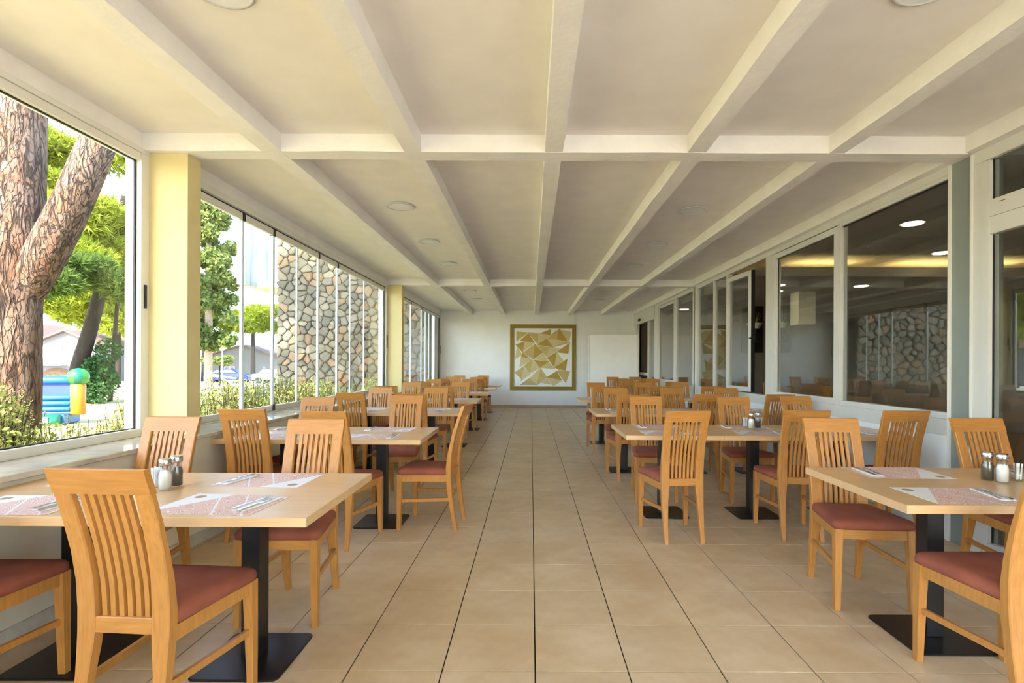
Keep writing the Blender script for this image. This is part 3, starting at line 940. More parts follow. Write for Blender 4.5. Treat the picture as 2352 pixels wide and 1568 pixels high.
def fork_mesh():
    mb = MB()
    pts = [(0, -.10, .003), (0, -.04, .006), (0, .03, .004), (0, .05, .006)]
    ws = [.0065, .004, .0035, .009]
    mb.loft([[(x - w, y, z), (x + w, y, z), (x + w, y, z + .002), (x - w, y, z + .002)] for (x, y, z), w in zip(pts, ws)])
    mb.loft([[(-.0105, .05, .006), (.0105, .05, .006), (.0105, .05, .008), (-.0105, .05, .008)], [(-.0105, .058, .005), (.0105, .058, .005), (.0105, .058, .007), (-.0105, .058, .007)]])
    for k in range(4):
        x = -.009 + .006 * k
        mb.loft([[(x - .0014, .058, .005), (x + .0014, .058, .005), (x + .0014, .058, .007), (x - .0014, .058, .007)], [(x - .0008, .098, .007), (x + .0008, .098, .007), (x + .0008, .098, .008), (x - .0008, .098, .008)]])
    return mb.mesh('fork', 'chrome')
def knife_mesh():
    mb = MB()
    st = [(-.11, .006, .005), (-.09, .0075, .006), (.0, .006, .006), (.005, .0085, .003), (.07, .0085, .002), (.10, .004, .0015), (.108, .001, .001)]
    mb.loft([[(-w, y, 0), (w, y, 0), (w, y, h), (-w, y, h)] for y, w, h in st])
    return mb.mesh('knife', 'chrome')
ME_FORK, ME_KNIFE = fork_mesh(), knife_mesh()
def setting(x, y, deg, where, cut=0.0):
    """one place setting: printed placemat, napkin, fork and knife"""
    r = math.radians(deg)
    def put(nm, me, lx, ly, z, lab, cat, grp, extra=0.0):
        o = link(nm, me)
        o.location = (x + lx * math.cos(r) - ly * math.sin(r), y + lx * math.sin(r) + ly * math.cos(r), z)
        o.rotation_euler = (0, 0, r + math.radians(extra))
        tag(o, lab + ', ' + where, cat, grp)
    put('placemat', ME_MAT, 0, 0, ZT + .0003, 'coral printed paper placemat', 'placemat', 'printed placemats')
    j = RND.uniform(-5, 5)
    put('napkin', ME_NAP, .150, .010, ZT + .0012, 'folded white napkin', 'napkin', 'folded napkins', -8 + j)
    put('knife', ME_KNIFE, .158, .000, ZT + .0054, 'steel table knife on napkin', 'knife', 'table knives', -6 + j)
    put('fork', ME_FORK, .128, .010, ZT + .0050, 'steel fork beside knife', 'fork', 'forks', -12 + j)

ORD = ('first', 'second', 'third', 'fourth', 'fifth', 'sixth', 'seventh')
# window side: rows of two square tables
LROW = [2.35, 4.36, 6.51, 8.47, 10.55, 12.45, 14.35]
LX = [(-1.235, 'aisle'), (-2.030, 'window')]
# chair placements per row: (x, y, angle, which side, which end)
LCH = {0: [(-1.335, 1.94, -4, 'n', 'aisle'), (-2.15, 2.00, 2, 'n', 'window'), (-1.270, 2.815, 181, 'f', 'aisle'), (-2.195, 2.91, 180, 'f', 'window')],
       1: [(-1.395, 3.935, -8, 'n', 'aisle'), (-2.09, 4.08, 1, 'n', 'window'), (-1.295, 5.17, 180, 'f', 'aisle'), (-2.10, 4.86, 179, 'f', 'window'), (-.82, 4.32, 83, 'e', 'aisle')],
       2: [(-1.33, 6.10, 1, 'n', 'aisle'), (-2.05, 6.27, -2, 'n', 'window'), (-1.33, 7.09, 181, 'f', 'aisle'), (-2.115, 7.06, 179, 'f', 'window')],
       3: [(-1.30, 8.05, -3, 'n', 'aisle'), (-2.18, 8.15, 1, 'n', 'window'), (-1.31, 9.38, 178, 'f', 'aisle'), (-2.13, 9.08, 181, 'f', 'window')],
       4: [(-1.33, 10.15, -2, 'n', 'aisle'), (-2.09, 10.28, 1, 'n', 'window'), (-1.36, 11.35, 181, 'f', 'aisle'), (-2.11, 11.05, 179, 'f', 'window')],
       5: [(-1.24, 12.10, 2, 'n', 'aisle'), (-2.0, 12.05, -1, 'n', 'window'), (-1.38, 13.05, 180, 'f', 'aisle'), (-1.95, 13.0, 182, 'f', 'window')],
       6: [(-1.30, 14.0, -2, 'n', 'aisle'), (-2.05, 13.95, 1, 'n', 'window'), (-1.40, 15.1, 180, 'f', 'aisle'), (-2.10, 15.05, 179, 'f', 'window')]}
for r, y in enumerate(LROW):
    for x, end in LX:
        table(x, y, 'square beech table on black pedestal, %s end, %s window-side row' % (end, ORD[r]), 'square tables on the window side')
        far = 'facing camera'
        for side, dy, dg in (('near', -.225, 0), ('far', .235, 180)):
            if r >= 5 and side == 'far':
                continue
            a, b2, g = RND.uniform(-.02, .02), RND.uniform(-.012, .012), RND.uniform(-4, 4)
            xx, yy2, gg = x + a - .02, y + dy + b2, dg + g
            if r == 0 and end == 'aisle':
                xx, yy2, gg = (-1.262, y - .213, -5) if side == 'near' else (-1.29, y + .235, 178)
            setting(xx, yy2, gg, '%s edge, %s table, %s window-side row' % (side, end, ORD[r]))
    for cx, cy, dg, s, end in LCH[r]:
        if s == 'e':
            lab = 'slat-back chair turned sideways at the aisle end of the second window-side row'
        else:
            lab = 'slat-back chair with %s camera, %s end, %s window-side row' % ('back to' if s == 'n' else 'front to', end, ORD[r])
        chair(cx, cy, dg, lab, 'slat-back chairs on the window side')

# glazed-wall side
RROW = [(2.565, [(1.957, 'aisle'), (2.745, 'wall')]), (4.665, [(1.178, 'aisle'), (1.978, 'middle'), (2.745, 'wall')]), (6.545, [(1.165, 'aisle'), (1.965, 'middle'), (2.745, 'wall')]),
        (8.84, [(1.19, 'aisle'), (1.99, 'middle'), (2.745, 'wall')]), (11.15, [(1.94, 'aisle'), (2.74, 'wall')]), (13.45, [(1.94, 'aisle'), (2.74, 'wall')])]
RCH = {0: [(1.93, 2.14, 0, 'n', 'aisle'), (2.72, 2.1, 3, 'n', 'wall'), (1.865, 3.01, 175, 'f', 'aisle'), (2.86, 3.06, 180, 'f', 'wall')],
       1: [(1.11, 4.10, 6, 'n', 'aisle'), (2.06, 4.165, -4, 'n', 'middle'), (2.80, 4.19, -2, 'n', 'wall'), (1.20, 5.20, 180, 'f', 'aisle'), (2.11, 5.18, 179, 'f', 'middle'), (2.87, 5.36, 182, 'f', 'wall')],
       2: [(1.125, 6.14, 1, 'n', 'aisle'), (2.04, 6.30, -2, 'n', 'middle'), (2.86, 6.31, 1, 'n', 'wall'), (1.205, 7.17, 180, 'f', 'aisle'), (2.015, 7.20, 181, 'f', 'middle'), (2.87, 7.42, 179, 'f', 'wall')],
       3: [(1.10, 8.18, -1, 'n', 'aisle'), (1.995, 8.40, 2, 'n', 'middle'), (2.85, 8.50, -2, 'n', 'wall'), (1.19, 9.37, 179, 'f', 'aisle'), (2.08, 9.42, 181, 'f', 'middle'), (2.86, 9.75, 180, 'f', 'wall')],
       4: [(2.02, 10.75, 1, 'n', 'aisle'), (2.84, 10.65, -2, 'n', 'wall'), (2.22, 11.95, 180, 'f', 'aisle'), (2.86, 12.0, 180, 'f', 'wall')],
       5: [(2.16, 12.95, 2, 'n', 'aisle'), (2.84, 12.95, 0, 'n', 'wall'), (2.24, 14.05, 181, 'f', 'aisle'), (2.86, 14.1, 180, 'f', 'wall')]}
ENDN = {'aisle': 'aisle end', 'middle': 'middle', 'wall': 'glass-wall end'}
for r, (y, xs) in enumerate(RROW):
    for x, end in xs:
        table(x, y, 'square beech table on black pedestal, %s, %s right-hand row' % (ENDN[end], ORD[r]), 'square tables beside the glazed wall')
        for side, dy, dg in (('near', -.215, 0), ('far', .235, 180)):
            if r >= 4 and side == 'far':
                continue
            a, b2, g = RND.uniform(-.02, .02), RND.uniform(-.012, .012), RND.uniform(-4, 4)
            xx, yy2, gg = x + a, y + dy + b2, dg + g
            if r == 0 and end == 'aisle':
                xx, yy2, gg = (1.918, 2.335, 0) if side == 'near' else (1.97, 2.83, 178)
            setting(xx, yy2, gg, '%s edge, %s table, %s right-hand row' % (side, 'aisle' if end == 'aisle' else ('middle' if end == 'middle' else 'glass-wall'), ORD[r]))
    for cx, cy, dg, s, end in RCH[r]:
        chair(cx, cy, dg, 'slat-back chair with %s camera, %s, %s right-hand row' % ('back to' if s == 'n' else 'front to', ENDN[end], ORD[r]), 'slat-back chairs beside the glazed wall')

# condiments
def shaker(x, y, filling, label):
    t = tag(empty('shaker', (x, y, ZT + .0005)), label, 'shaker', 'salt and pepper shakers')
    MB().lathe([(.024, 0), (.0275, .004), (.0275, .075), (.022, .092), (.0225, .112), (.020, .112), (.0195, .094), (.025, .074), (.025, .006), (.0005, .006)], 20).build('glass_jar', 'jar', t, True)
    MB().lathe([(.0245, .006), (.0248, .07), (.0195, .088), (.0005, .088)], 18).build('contents', filling, t, True)
    MB().lathe([(.0245, .113), (.0255, .117), (.0255, .138), (.0225, .143), (.0005, .144)], 20).build('cap', 'chrome', t, True)
    return t
def pick_glass(x, y, label):
    t = tag(empty('toothpick_glass', (x, y, ZT + .0005)), label, 'holder', 'toothpick glasses')
    MB().lathe([(.026, 0), (.030, .006), (.031, .080), (.0285, .080), (.027, .014), (.0005, .012)], 18).build('glass_cup', 'jar', t, True)
    for k in range(9):
        a = RND.uniform(0, 6.28)
        q = RND.uniform(.004, .016)
        bx, by = math.cos(a) * q, math.sin(a) * q
        MB().loft([[(bx - .004, by - .001, .013), (bx + .004, by - .001, .013), (bx + .004, by + .001, .013), (bx - .004, by + .001, .013)],
                   [(bx * 1.4 - .004, by * 1.4 - .001, .092), (bx * 1.4 + .004, by * 1.4 - .001, .092), (bx * 1.4 + .004, by * 1.4 + .001, .092), (bx * 1.4 - .004, by * 1.4 + .001, .092)]]).build('paper_sachet', 'paper', t)
    return t
shaker(-1.652, 2.365, 'salt', 'salt shaker with steel cap on the first window-side tables')
pick_glass(-1.738, 2.425, 'glass of toothpick sachets behind the salt shaker, first window-side row')
shaker(-1.655, 2.445, 'pepper', 'pepper shaker half hidden behind salt, first window-side row')
shaker(2.344, 2.60, 'salt', 'salt shaker with steel cap, first right-hand row')
shaker(2.318, 2.655, 'pepper', 'dark pepper shaker beside salt, first right-hand row')
pick_glass(2.436, 2.62, 'glass of toothpick sachets, first right-hand row')
shaker(2.004, 4.755, 'salt', 'salt shaker on middle table, second right-hand row')
pick_glass(1.982, 4.835, 'toothpick glass behind salt, second right-hand row')
shaker(2.082, 4.80, 'pepper', 'pepper shaker on middle table, second right-hand row')
pick_glass(2.06, 6.92, 'toothpick glass on middle table, third right-hand row')
shaker(2.16, 6.90, 'salt', 'salt shaker on middle table, third right-hand row')

# inner room furniture seen through the glass
table(4.3, 9.2, 'square beech table inside the dim restaurant behind glass', 'tables inside the dim restaurant')
chair(4.05, 8.70, 4, 'slat-back chair inside the dim restaurant, nearest the open sash', 'chairs inside the dim restaurant')
chair(4.60, 9.75, 176, 'slat-back chair inside the dim restaurant, far side of its table', 'chairs inside the dim restaurant')
chair(4.85, 8.75, -3, 'slat-back chair inside the dim restaurant, further from the glass', 'chairs inside the dim restaurant')

# ---------------------------------------------------------------- garden
def gz(y):
    return -0.2 - 0.01 * max(y, 0)
gm = MB()
gm.v = [(-160, -60, -0.2), (-2.93, -60, -0.2), (-2.93, 0, -0.2), (-160, 0, -0.2), (-2.93, 120, -1.4), (-160, 120, -1.4)]
gm.f = [(0, 1, 2, 3), (3, 2, 4, 5)]
struct(gm.build('ground', 'lawn'), 'bright sunlit lawn outside the windows', 'lawn')
gm = MB()
gm.v = [(-160, 44, gz(44) + .02), (-6, 44, gz(44) + .02), (-6, 62, gz(62) + .02), (-160, 62, gz(62) + .02)]
gm.f = [(0, 1, 2, 3)]
struct(gm.build('road', 'road'), 'pale car park surface beyond the lawn', 'road')
gm = MB().loft([[(-60, 33 + a, gz(33) + b2), (-4, 33 + a, gz(33) + b2)][::1] for a, b2 in ((0, 0), (0, .12), (.25, .12), (.25, 0))], cap=False, close=False)
struct(gm.build('kerb', 'road'), 'low pale kerb across the lawn', 'kerb')
struct(MB().box(3.2, 60, -60, YN - .2, -0.4, -0.15).build('paving', 'terrace'), 'unseen pale paving right of the room, added to bounce sun inside', 'paving')  # unseen paving added so sunlight bounces in through the right glazing
struct(MB().box(-2.93, 3.2, -60, Y0 - .11, -0.4, -0.15).build('paving', 'terrace'), 'unseen paved terrace behind the dining room, kept pale to bounce sun', 'paving')  # unseen terrace, made pale to bounce sun through the rear glazing

# stone wall with individual stones
SW_Y, SW_X0, SW_X1, SW_H = 15.0, -7.28, -2.96, 5.1
sw = struct(empty('stone_wall', (0, SW_Y, 0)), 'rough field-stone wall standing outside the folding windows', 'wall')
MB().box(SW_X0 + .03, SW_X1, 0.03, 0.6, -0.5, SW_H).build('mortar_core', 'mortar', sw)
rs = random.Random(11)
seeds = []
sx, sz = 0.285, 0.172
nx, nz = int((SW_X1 - SW_X0) / sx), int((SW_H + .1) / sz)
sx, sz = (SW_X1 - SW_X0) / nx, (SW_H + .1) / nz
for i in range(nx):
    for k in range(nz):
        seeds.append((SW_X0 + (i + .5 + (.5 if k % 2 else 0) * .8 - .2 + rs.uniform(-.42, .42)) * sx, -.1 + (k + .5 + rs.uniform(-.42, .42)) * sz))
def clip(poly, px, pz, nx_, nz_):
    """keep the part of poly on the side of (px,pz) that the normal points away from"""
    out = []
    for i in range(len(poly)):
        a, b2 = poly[i], poly[(i + 1) % len(poly)]
        da = (a[0] - px) * nx_ + (a[1] - pz) * nz_
        db = (b2[0] - px) * nx_ + (b2[1] - pz) * nz_
        if da <= 0:
            out.append(a)
        if (da < 0 < db) or (db < 0 < da):
            t = da / (da - db)
            out.append((a[0] + (b2[0] - a[0]) * t, a[1] + (b2[1] - a[1]) * t))
    return out
rest = MB()
n_stone = 0
for mx, mz in sorted(seeds, key=lambda p: abs(p[1] - 2.1)):
    poly = [(SW_X0, -.1), (SW_X1, -.1), (SW_X1, SW_H), (SW_X0, SW_H)]
    for ox, oz in seeds:
        ddx, ddz = ox - mx, oz - mz
        if 0 < abs(ddx) + abs(ddz) and abs(ddx) < 1.1 and abs(ddz) < .9:
            L = math.hypot(ddx, ddz)
            poly = clip(poly, mx + ddx / 2 - ddx / L * .007, mz + ddz / 2 - ddz / L * .007, ddx, ddz)
            if len(poly) < 3:
                break
    if len(poly) < 3:
        continue
    rp = []
    for i in range(len(poly)):
        a, b2 = poly[i], poly[(i + 1) % len(poly)]
        rp += [(a[0] * .80 + b2[0] * .20, a[1] * .80 + b2[1] * .20), (a[0] * .20 + b2[0] * .80, a[1] * .20 + b2[1] * .80)]
    cx, cz = sum(p[0] for p in rp) / len(rp), sum(p[1] for p in rp) / len(rp)
    dp = rs.uniform(.02, .08)
    tl = (rs.uniform(-.12, .12), rs.uniform(-.12, .12))
    def ring(f, dd):
        return [(cx + (px - cx) * f, -dd - (px - cx) * tl[0] * f - (pz - cz) * tl[1] * f, cz + (pz - cz) * f) for px, pz in rp]
    n_stone += 1
    if n_stone <= 298:
        MB().loft([ring(1.0, -.05), ring(.97, dp * .55), ring(.74, dp)]).build('stone', 'stone', sw)
    else:
        rest.loft([ring(1.0, -.05), ring(.97, dp * .55), ring(.74, dp)])
tag(rest.build('stone_field', 'stone', sw), kind='stuff')
struct(MB().box(-8.45, -8.22, 15.0, 21.0, 3.58, 7.5).build('upper_wall', 'stained'), 'weathered white overhanging wall panel beside the stone wall', 'wall')
struct(MB().box(-8.22, -3.0, 15.7, 21.0, 3.58, 3.75).build('soffit', 'cream'), 'pale soffit under the overhanging upper wall', 'soffit')

# near pine with forked trunk
def noisy_tube(pts, rads, n, amp, name, mat, parent, seed):
    q = random.Random(seed)
    rings = []
    P = [Vector(p) for p in pts]
    # resample
    S, RR = [], []
    for i in range(len(P) - 1):
        m = max(2, int((P[i + 1] - P[i]).length / .18))
        for k in range(m):
            t = k / m
            S.append(P[i].lerp(P[i + 1], t))
            RR.append(rads[i] + (rads[i + 1] - rads[i]) * t)
    S.append(P[-1])
    RR.append(rads[-1])
    ph = [q.uniform(0, 6.28) for _ in range(4)]
    for i, p in enumerate(S):
        d = (S[min(i + 1, len(S) - 1)] - S[max(i - 1, 0)]).normalized()
        a = Vector((1, 0, 0)) if abs(d.x) < .9 else Vector((0, 1, 0))
        a = (a - d * a.dot(d)).normalized()
        b2 = d.cross(a)
        ring = []
        for k in range(n):
            t = 2 * math.pi * k / n
            r = RR[i] * (1 + amp * (math.sin(3 * t + ph[0] + i * .13) * .5 + math.sin(5 * t + ph[1] - i * .21) * .35 + q.uniform(-.35, .35)))
            ring.append(p + a * math.cos(t) * r + b2 * math.sin(t) * r)
        rings.append(ring)
    return MB().loft(rings).build(name, mat, parent, True)

def leaf_cloud(blobs, size, seed, tuft=False, n_per=1.0, flat=1.0):
    """leaf blades scattered in ellipsoids; blobs = (x,y,z, rx,ry,rz, count)"""
    q = random.Random(seed)
    mb = MB()
    for bx, by, bz, rx, ry, rz, cnt in blobs:
        for _ in range(int(cnt * n_per)):
            while True:
                u, v, w = q.uniform(-1, 1), q.uniform(-1, 1), q.uniform(-1, 1)
                d2 = u * u + v * v + w * w
                if .12 < d2 < 1:
                    break
            c = Vector((bx + u * rx, by + v * ry, bz + w * rz))
            if tuft:
                ax = Vector((u + q.gauss(0, .5), v + q.gauss(0, .5), w * .6 + .5 + q.gauss(0, .4))).normalized()
                for _k in range(5):
                    dd = (ax + Vector((q.gauss(0, .45), q.gauss(0, .45), q.gauss(0, .45)))).normalized()
                    s = dd.orthogonal().normalized() * size * .10
                    o = len(mb.v)
                    mb.v += [tuple(c - s), tuple(c + s), tuple(c + dd * size * q.uniform(.7, 1.2))]
                    mb.f.append((o, o + 1, o + 2))
            else:
                d = Vector((q.gauss(0, 1), q.gauss(0, 1), q.gauss(0, 1) * flat)).normalized()
                s = d.orthogonal().normalized()
                s = (s * math.cos(q.random() * 3.14) + d.cross(s) * math.sin(q.random() * 3.14)).normalized()
                e = size * q.uniform(.6, 1.3)
                o = len(mb.v)
                mb.v += [tuple(c - d * e * .5), tuple(c + s * e * .3), tuple(c + d * e * .5), tuple(c - s * e * .3)]
                mb.f.append((o, o + 1, o + 2, o + 3))
    return mb

pine = tag(empty('pine_tree', (-5.02, 5.0, gz(5))), 'huge pine with forked scaly trunk right outside the first window', 'tree')
def loc(px):
    return [tuple(Vector(p) - Vector((-5.02, 5.0, gz(5)))) for p in px]
noisy_tube(loc([(-5.10, 5.0, -.3), (-5.06, 5.0, .5), (-5.03, 5.0, 1.6), (-5.02, 5.02, 2.5), (-5.06, 5.1, 3.6), (-5.3, 5.3, 6.0), (-5.5, 5.6, 9.0)]), [.33, .295, .275, .27, .25, .22, .14], 30, .05, 'trunk', 'bark', pine, 3)
noisy_tube(loc([(-5.06, 5.06, 1.65), (-4.84, 5.03, 2.05), (-4.61, 5.0, 2.42), (-4.37, 5.0, 2.9), (-4.15, 5.0, 3.42), (-3.85, 5.1, 4.2), (-3.6, 5.6, 6.0), (-4.0, 6.4, 8.0)]), [.10, .16, .165, .155, .145, .13, .11, .07], 22, .05, 'limb', 'bark', pine, 5)
crown = []
qc = random.Random(21)
for k in range(34):
    a = qc.uniform(0, 6.28)
    rr = 5.2 * math.sqrt(qc.random())
    crown.append((-6.2 + math.cos(a) * rr * .9 - (-5.02), 7.2 + math.sin(a) * rr - 5.0, qc.uniform(7.8, 10.8), qc.uniform(.6, 1.15), qc.uniform(.6, 1.15), qc.uniform(.3, .55), 240))
leaf_cloud(crown, .34, 31, tuft=True).build('crown', 'pine', pine)

def far_tree(x, y, h, blobs, mat, size, label, seed, trunk_r=.2, lean=0.0, bark='bark_plain', tuft=False, name='pine_tree', group='trees across the lawn'):
    t = tag(empty(name, (x, y, gz(y))), label, 'tree', group)
    noisy_tube([(0, 0, -.2), (lean * .3, 0, h * .35), (lean, 0, h)], [trunk_r, trunk_r * .8, trunk_r * .45], 10, .05, 'trunk', bark, t, seed)
    leaf_cloud(blobs, size, seed, tuft).build('foliage', mat, t)
    return t
def ring_blobs(n, rmin, rmax, zc, zr, br, cnt, seed, cx=0, cy=0, flat=.55):
    q = random.Random(seed)
    o = []
    for _ in range(n):
        a = q.uniform(0, 6.28)
        r = q.uniform(rmin, rmax)
        b2 = br * q.uniform(.7, 1.3)
        o.append((cx + math.cos(a) * r, cy + math.sin(a) * r, zc + q.uniform(-zr, zr), b2, b2, b2 * flat, cnt))
    return o
far_tree(-26.6, 26, 13, ring_blobs(16, 0, 3.2, 11.5, 1.6, 1.2, 420, 41, cx=2.6), 'pine', .42, 'tall yellow-green pine behind the trunk fork', 41, .14, tuft=True)
far_tree(-19.0, 23.6, 11, ring_blobs(22, .3, 3.0, 7.4, 1.5, 1.0, 420, 42, cx=-.6), 'pine', .40, 'bright yellow-green pine right of the fork', 42, .10, .9, tuft=True)
far_tree(-15.35, 20, 6.5, ring_blobs(13, .3, 2.3, 4.9, .5, .9, 420, 43, cx=-2.7), 'pine_dark', .36, 'darker low-branched pine above the white house', 43, .08, .1, tuft=True)
far_tree(-38, 48, 11, ring_blobs(14, .2, 5.0, 7.5, 2.2, 1.9, 380, 44), 'pine', .7, 'distant pine grove tree behind the yellow pillar', 44, .35, tuft=True)
far_tree(-45, 62, 13, ring_blobs(16, .2, 6.0, 9, 3, 2.4, 380, 45), 'pine_dark', .8, 'distant dark pine beside the white gabled house', 45, .4, tuft=True)
far_tree(-33.5, 63, 8.5, ring_blobs(15, .2, 3.3, 7.4, 1.0, 1.3, 420, 46), 'pine', .6, 'round yellow-green umbrella pine behind the far houses', 46, .3, tuft=True)
far_tree(-37.5, 60, 11, ring_blobs(12, .2, 2.0, 9.0, 2.2, 1.3, 420, 47), 'pine', .6, 'slim pine peeping out behind the tall conifer', 47, .3, tuft=True)
far_tree(-26.8, 45, 2.3, ring_blobs(9, .1, 1.0, 2.3, .35, .55, 300, 48), 'conifer', .22, 'small round leafy tree above the blue car', 48, .09, name='small_tree')
# tall conifer on the lawn
tc = tag(empty('conifer_tree', (-21.6, 35, gz(35))), 'tall dense green conifer standing on the lawn', 'tree', 'trees across the lawn')
noisy_tube([(0, 0, -.2), (0, 0, 6), (0, 0, 13)], [.26, .22, .08], 10, .04, 'trunk', 'bark_pale', tc, 51)
q = random.Random(52)
bl = []
for k in range(80):
    t = q.random()
    zc = 3.0 + t * 10.5
    rmax = 2.1 * (1 - t * .55) * (0.75 if t < .05 else 1)
    a = q.uniform(0, 6.28)
    r = q.uniform(.2, 1) * rmax
    bl.append((math.cos(a) * r, math.sin(a) * r, zc + q.uniform(-.3, .3), .55, .55, .5, 260))
leaf_cloud(bl, .30, 53).build('foliage', 'conifer', tc)
# ivy-clad hedge
hd = tag(empty('ivy_hedge', (-18.6, 22.5, gz(22))), 'dark green ivy-covered bush beside the bouncy castle', 'bush')
leaf_cloud(ring_blobs(12, 0, .8, 1.3, 1.0, .62, 420, 61, flat=1), .16, 61).build('foliage', 'ivy', hd)
tp = noisy_tube([(-1.45, .3, -.3), (-1.1, .3, 1.6), (-.55, .3, 3.4), (.2, .3, 6.2), (.8, .4, 9.0)], [.34, .30, .27, .22, .14], 12, .06, 'trunk', 'bark_plain', hd, 62)

# rosemary bushes under the windows
def rosemary(x, y, rx, ry, h, n, seed, label):
    q = random.Random(seed)
    t = tag(empty('rosemary_bush', (x, y, -.22)), label, 'bush', 'rosemary bushes under the windows')
    mb, st = MB(), MB()
    for _ in range(n):
        a, r = q.uniform(0, 6.28), math.sqrt(q.random())
        bx, by = math.cos(a) * r * rx, math.sin(a) * r * ry
        hh = h * (1.0 - .35 * r * r) * q.uniform(.62, 1.0)
        lean = Vector((math.cos(a) * q.uniform(-.1, .35), math.sin(a) * q.uniform(-.1, .35), 0))
        L = q.uniform(.35, .6)
        p0 = Vector((bx, by, hh - L))
        st.tube([p0, p0 + Vector((0, 0, L)) + lean * L], [.004, .002], 3)
        m = 30
        for k in range(m):
            s = k / m
            c = p0 + Vector((0, 0, L * s)) + lean * L * s * s
            aa = q.uniform(0, 6.28)
            d = Vector((math.cos(aa), math.sin(aa), .7)).normalized()
            e = .034 * (1 - .3 * s) * q.uniform(.8, 1.3)
            w = d.cross(Vector((0, 0, 1))).normalized() * .008
            o = len(mb.v)
            mb.v += [tuple(c - w), tuple(c + w), tuple(c + d * e)]
            mb.f.append((o, o + 1, o + 2))
    fill = leaf_cloud([(0, 0, h * .52, rx * .95, ry * .95, h * .42, 2600)], .045, seed + 500)
    mb.v, mb.f, off = mb.v + fill.v, mb.f + [tuple(i + len(mb.v) for i in f) for f in fill.f], 0
    mb.build('leaves', 'rosemary', t)
    st.build('stems', 'bark_plain', t)
    return t
rosemary(-3.75, 2.55, .55, .50, 1.38, 495, 71, 'rosemary bush at the very left edge of the first window')
rosemary(-3.78, 3.58, .32, .30, 1.52, 300, 72, 'tall rosemary bush in front of the pine trunk')
rosemary(-3.80, 4.25, .55, .50, 1.12, 480, 73, 'pale sunlit rosemary bush below the bouncy castle')
rosemary(-3.75, 5.30, .50, .50, 1.36, 450, 74, 'rosemary bush below the tall conifer, second window')
rosemary(-3.70, 6.45, .50, .60, 1.44, 495, 75, 'rosemary bush behind the first wide folding panel')
rosemary(-3.75, 7.70, .55, .65, 1.46, 495, 76, 'rosemary bush in front of the stone wall corner')
rosemary(-3.70, 9.0, .50, .65, 1.38, 450, 77, 'rosemary bush before the middle of the stone wall')
rosemary(-3.60, 12.2, .40, .7, 1.35, 390, 78, 'rosemary bush outside the far folding window')

def strappy(x, y, n, h, seed, label):
    q = random.Random(seed)
    t = tag(empty('strap_leaf_plant', (x, y, -.25)), label, 'plant', 'strap-leaved plants at the stone wall')
    mb = MB()
    for _ in range(n):
        a = q.uniform(0, 6.28)
        out = q.uniform(.25, .7)
        hh = h * q.uniform(.7, 1.05)
        d = Vector((math.cos(a), math.sin(a), 0))
        w0 = Vector((-d.y, d.x, 0))
        prev = None
        for k in range(6):
            s = k / 5
            p = d * (out * s ** 1.6) + Vector((0, 0, hh * (s * 1.25 - .35 * s * s)))
            w = w0 * (.022 * (1 - s) + .002)
            o = len(mb.v)
            mb.v += [tuple(p - w), tuple(p + w)]
            if k:
                mb.f.append((o - 2, o - 1, o + 1, o))
    mb.build('leaves', 'strap', t)
    return t
strappy(-3.75, 10.4, 120, 1.28, 81, 'spiky strap-leaved plant before the stone wall, pillar end')
strappy(-4.35, 11.3, 110, 1.20, 82, 'spiky strap-leaved plant before the stone wall, middle')
strappy(-4.6, 10.0, 110, 1.15, 83, 'spiky strap-leaved plant before the stone wall, lawn end')

# bouncy castle
bc = tag(empty('bouncy_castle', (-12.98, 14.2, gz(14.2)), math.radians(18)), 'small blue, green and yellow inflatable bouncy castle on the lawn', 'bouncy castle')
def roll(p, q2, r, nm, mat, n=14):
    return MB().tube([p, Vector(p).lerp(Vector(q2), .03), Vector(p).lerp(Vector(q2), .97), q2], [r * .7, r, r, r * .7], n).build(nm, mat, bc, True)
roll((-1.1, -.75, .17), (.55, -.75, .17), .20, 'base_roll', 'inf_green')
MB().bbox(-1.05, .62, -.7, .25, 0, .34, .05).build('base', 'inf_blue', bc)
for k in range(3):
    roll((-.82, -.30 + .02 * k, .50 + .19 * k), (.62, -.30 + .02 * k, .50 + .19 * k), .10, 'wall_roll', 'inf_blue')
MB().bbox(-.80, .60, -.26, -.20, .95, 1.42, .01).build('mesh_panel', 'inf_indigo', bc)
roll((-.95, -.25, 1.47), (.70, -.25, 1.47), .14, 'top_roll', 'inf_blue')
for sx, nm in ((-.95, 'l'), (.78, 'r')):
    MB().lathe([(.17, .30), (.20, .34), (.20, 1.32), (.16, 1.36)], 14, sx, -.25).build('column', 'inf_yellow', bc, True)
    for k, mt in enumerate(('inf_green', 'inf_lime') * 4):
        a0, a1 = k * math.pi / 4, (k + 1) * math.pi / 4
        mb = MB()
        rings = []
        for i in range(9):
            ph = math.pi * i / 8
            rr, zz = max(.30 * math.sin(ph), .002), 1.58 - .30 * math.cos(ph)
            rings.append([(sx + rr * math.cos(a0 + (a1 - a0) * j / 3), -.25 + rr * math.sin(a0 + (a1 - a0) * j / 3), zz) for j in range(4)])
        mb.loft(rings, cap=False, close=False).build('ball_segment', mt, bc, True)
MB().bbox(-.15, .32, -.962, -.945, .10, .30, .004).build('label_patch', 'paper', bc)

bc.scale = (.84, .84, .80)
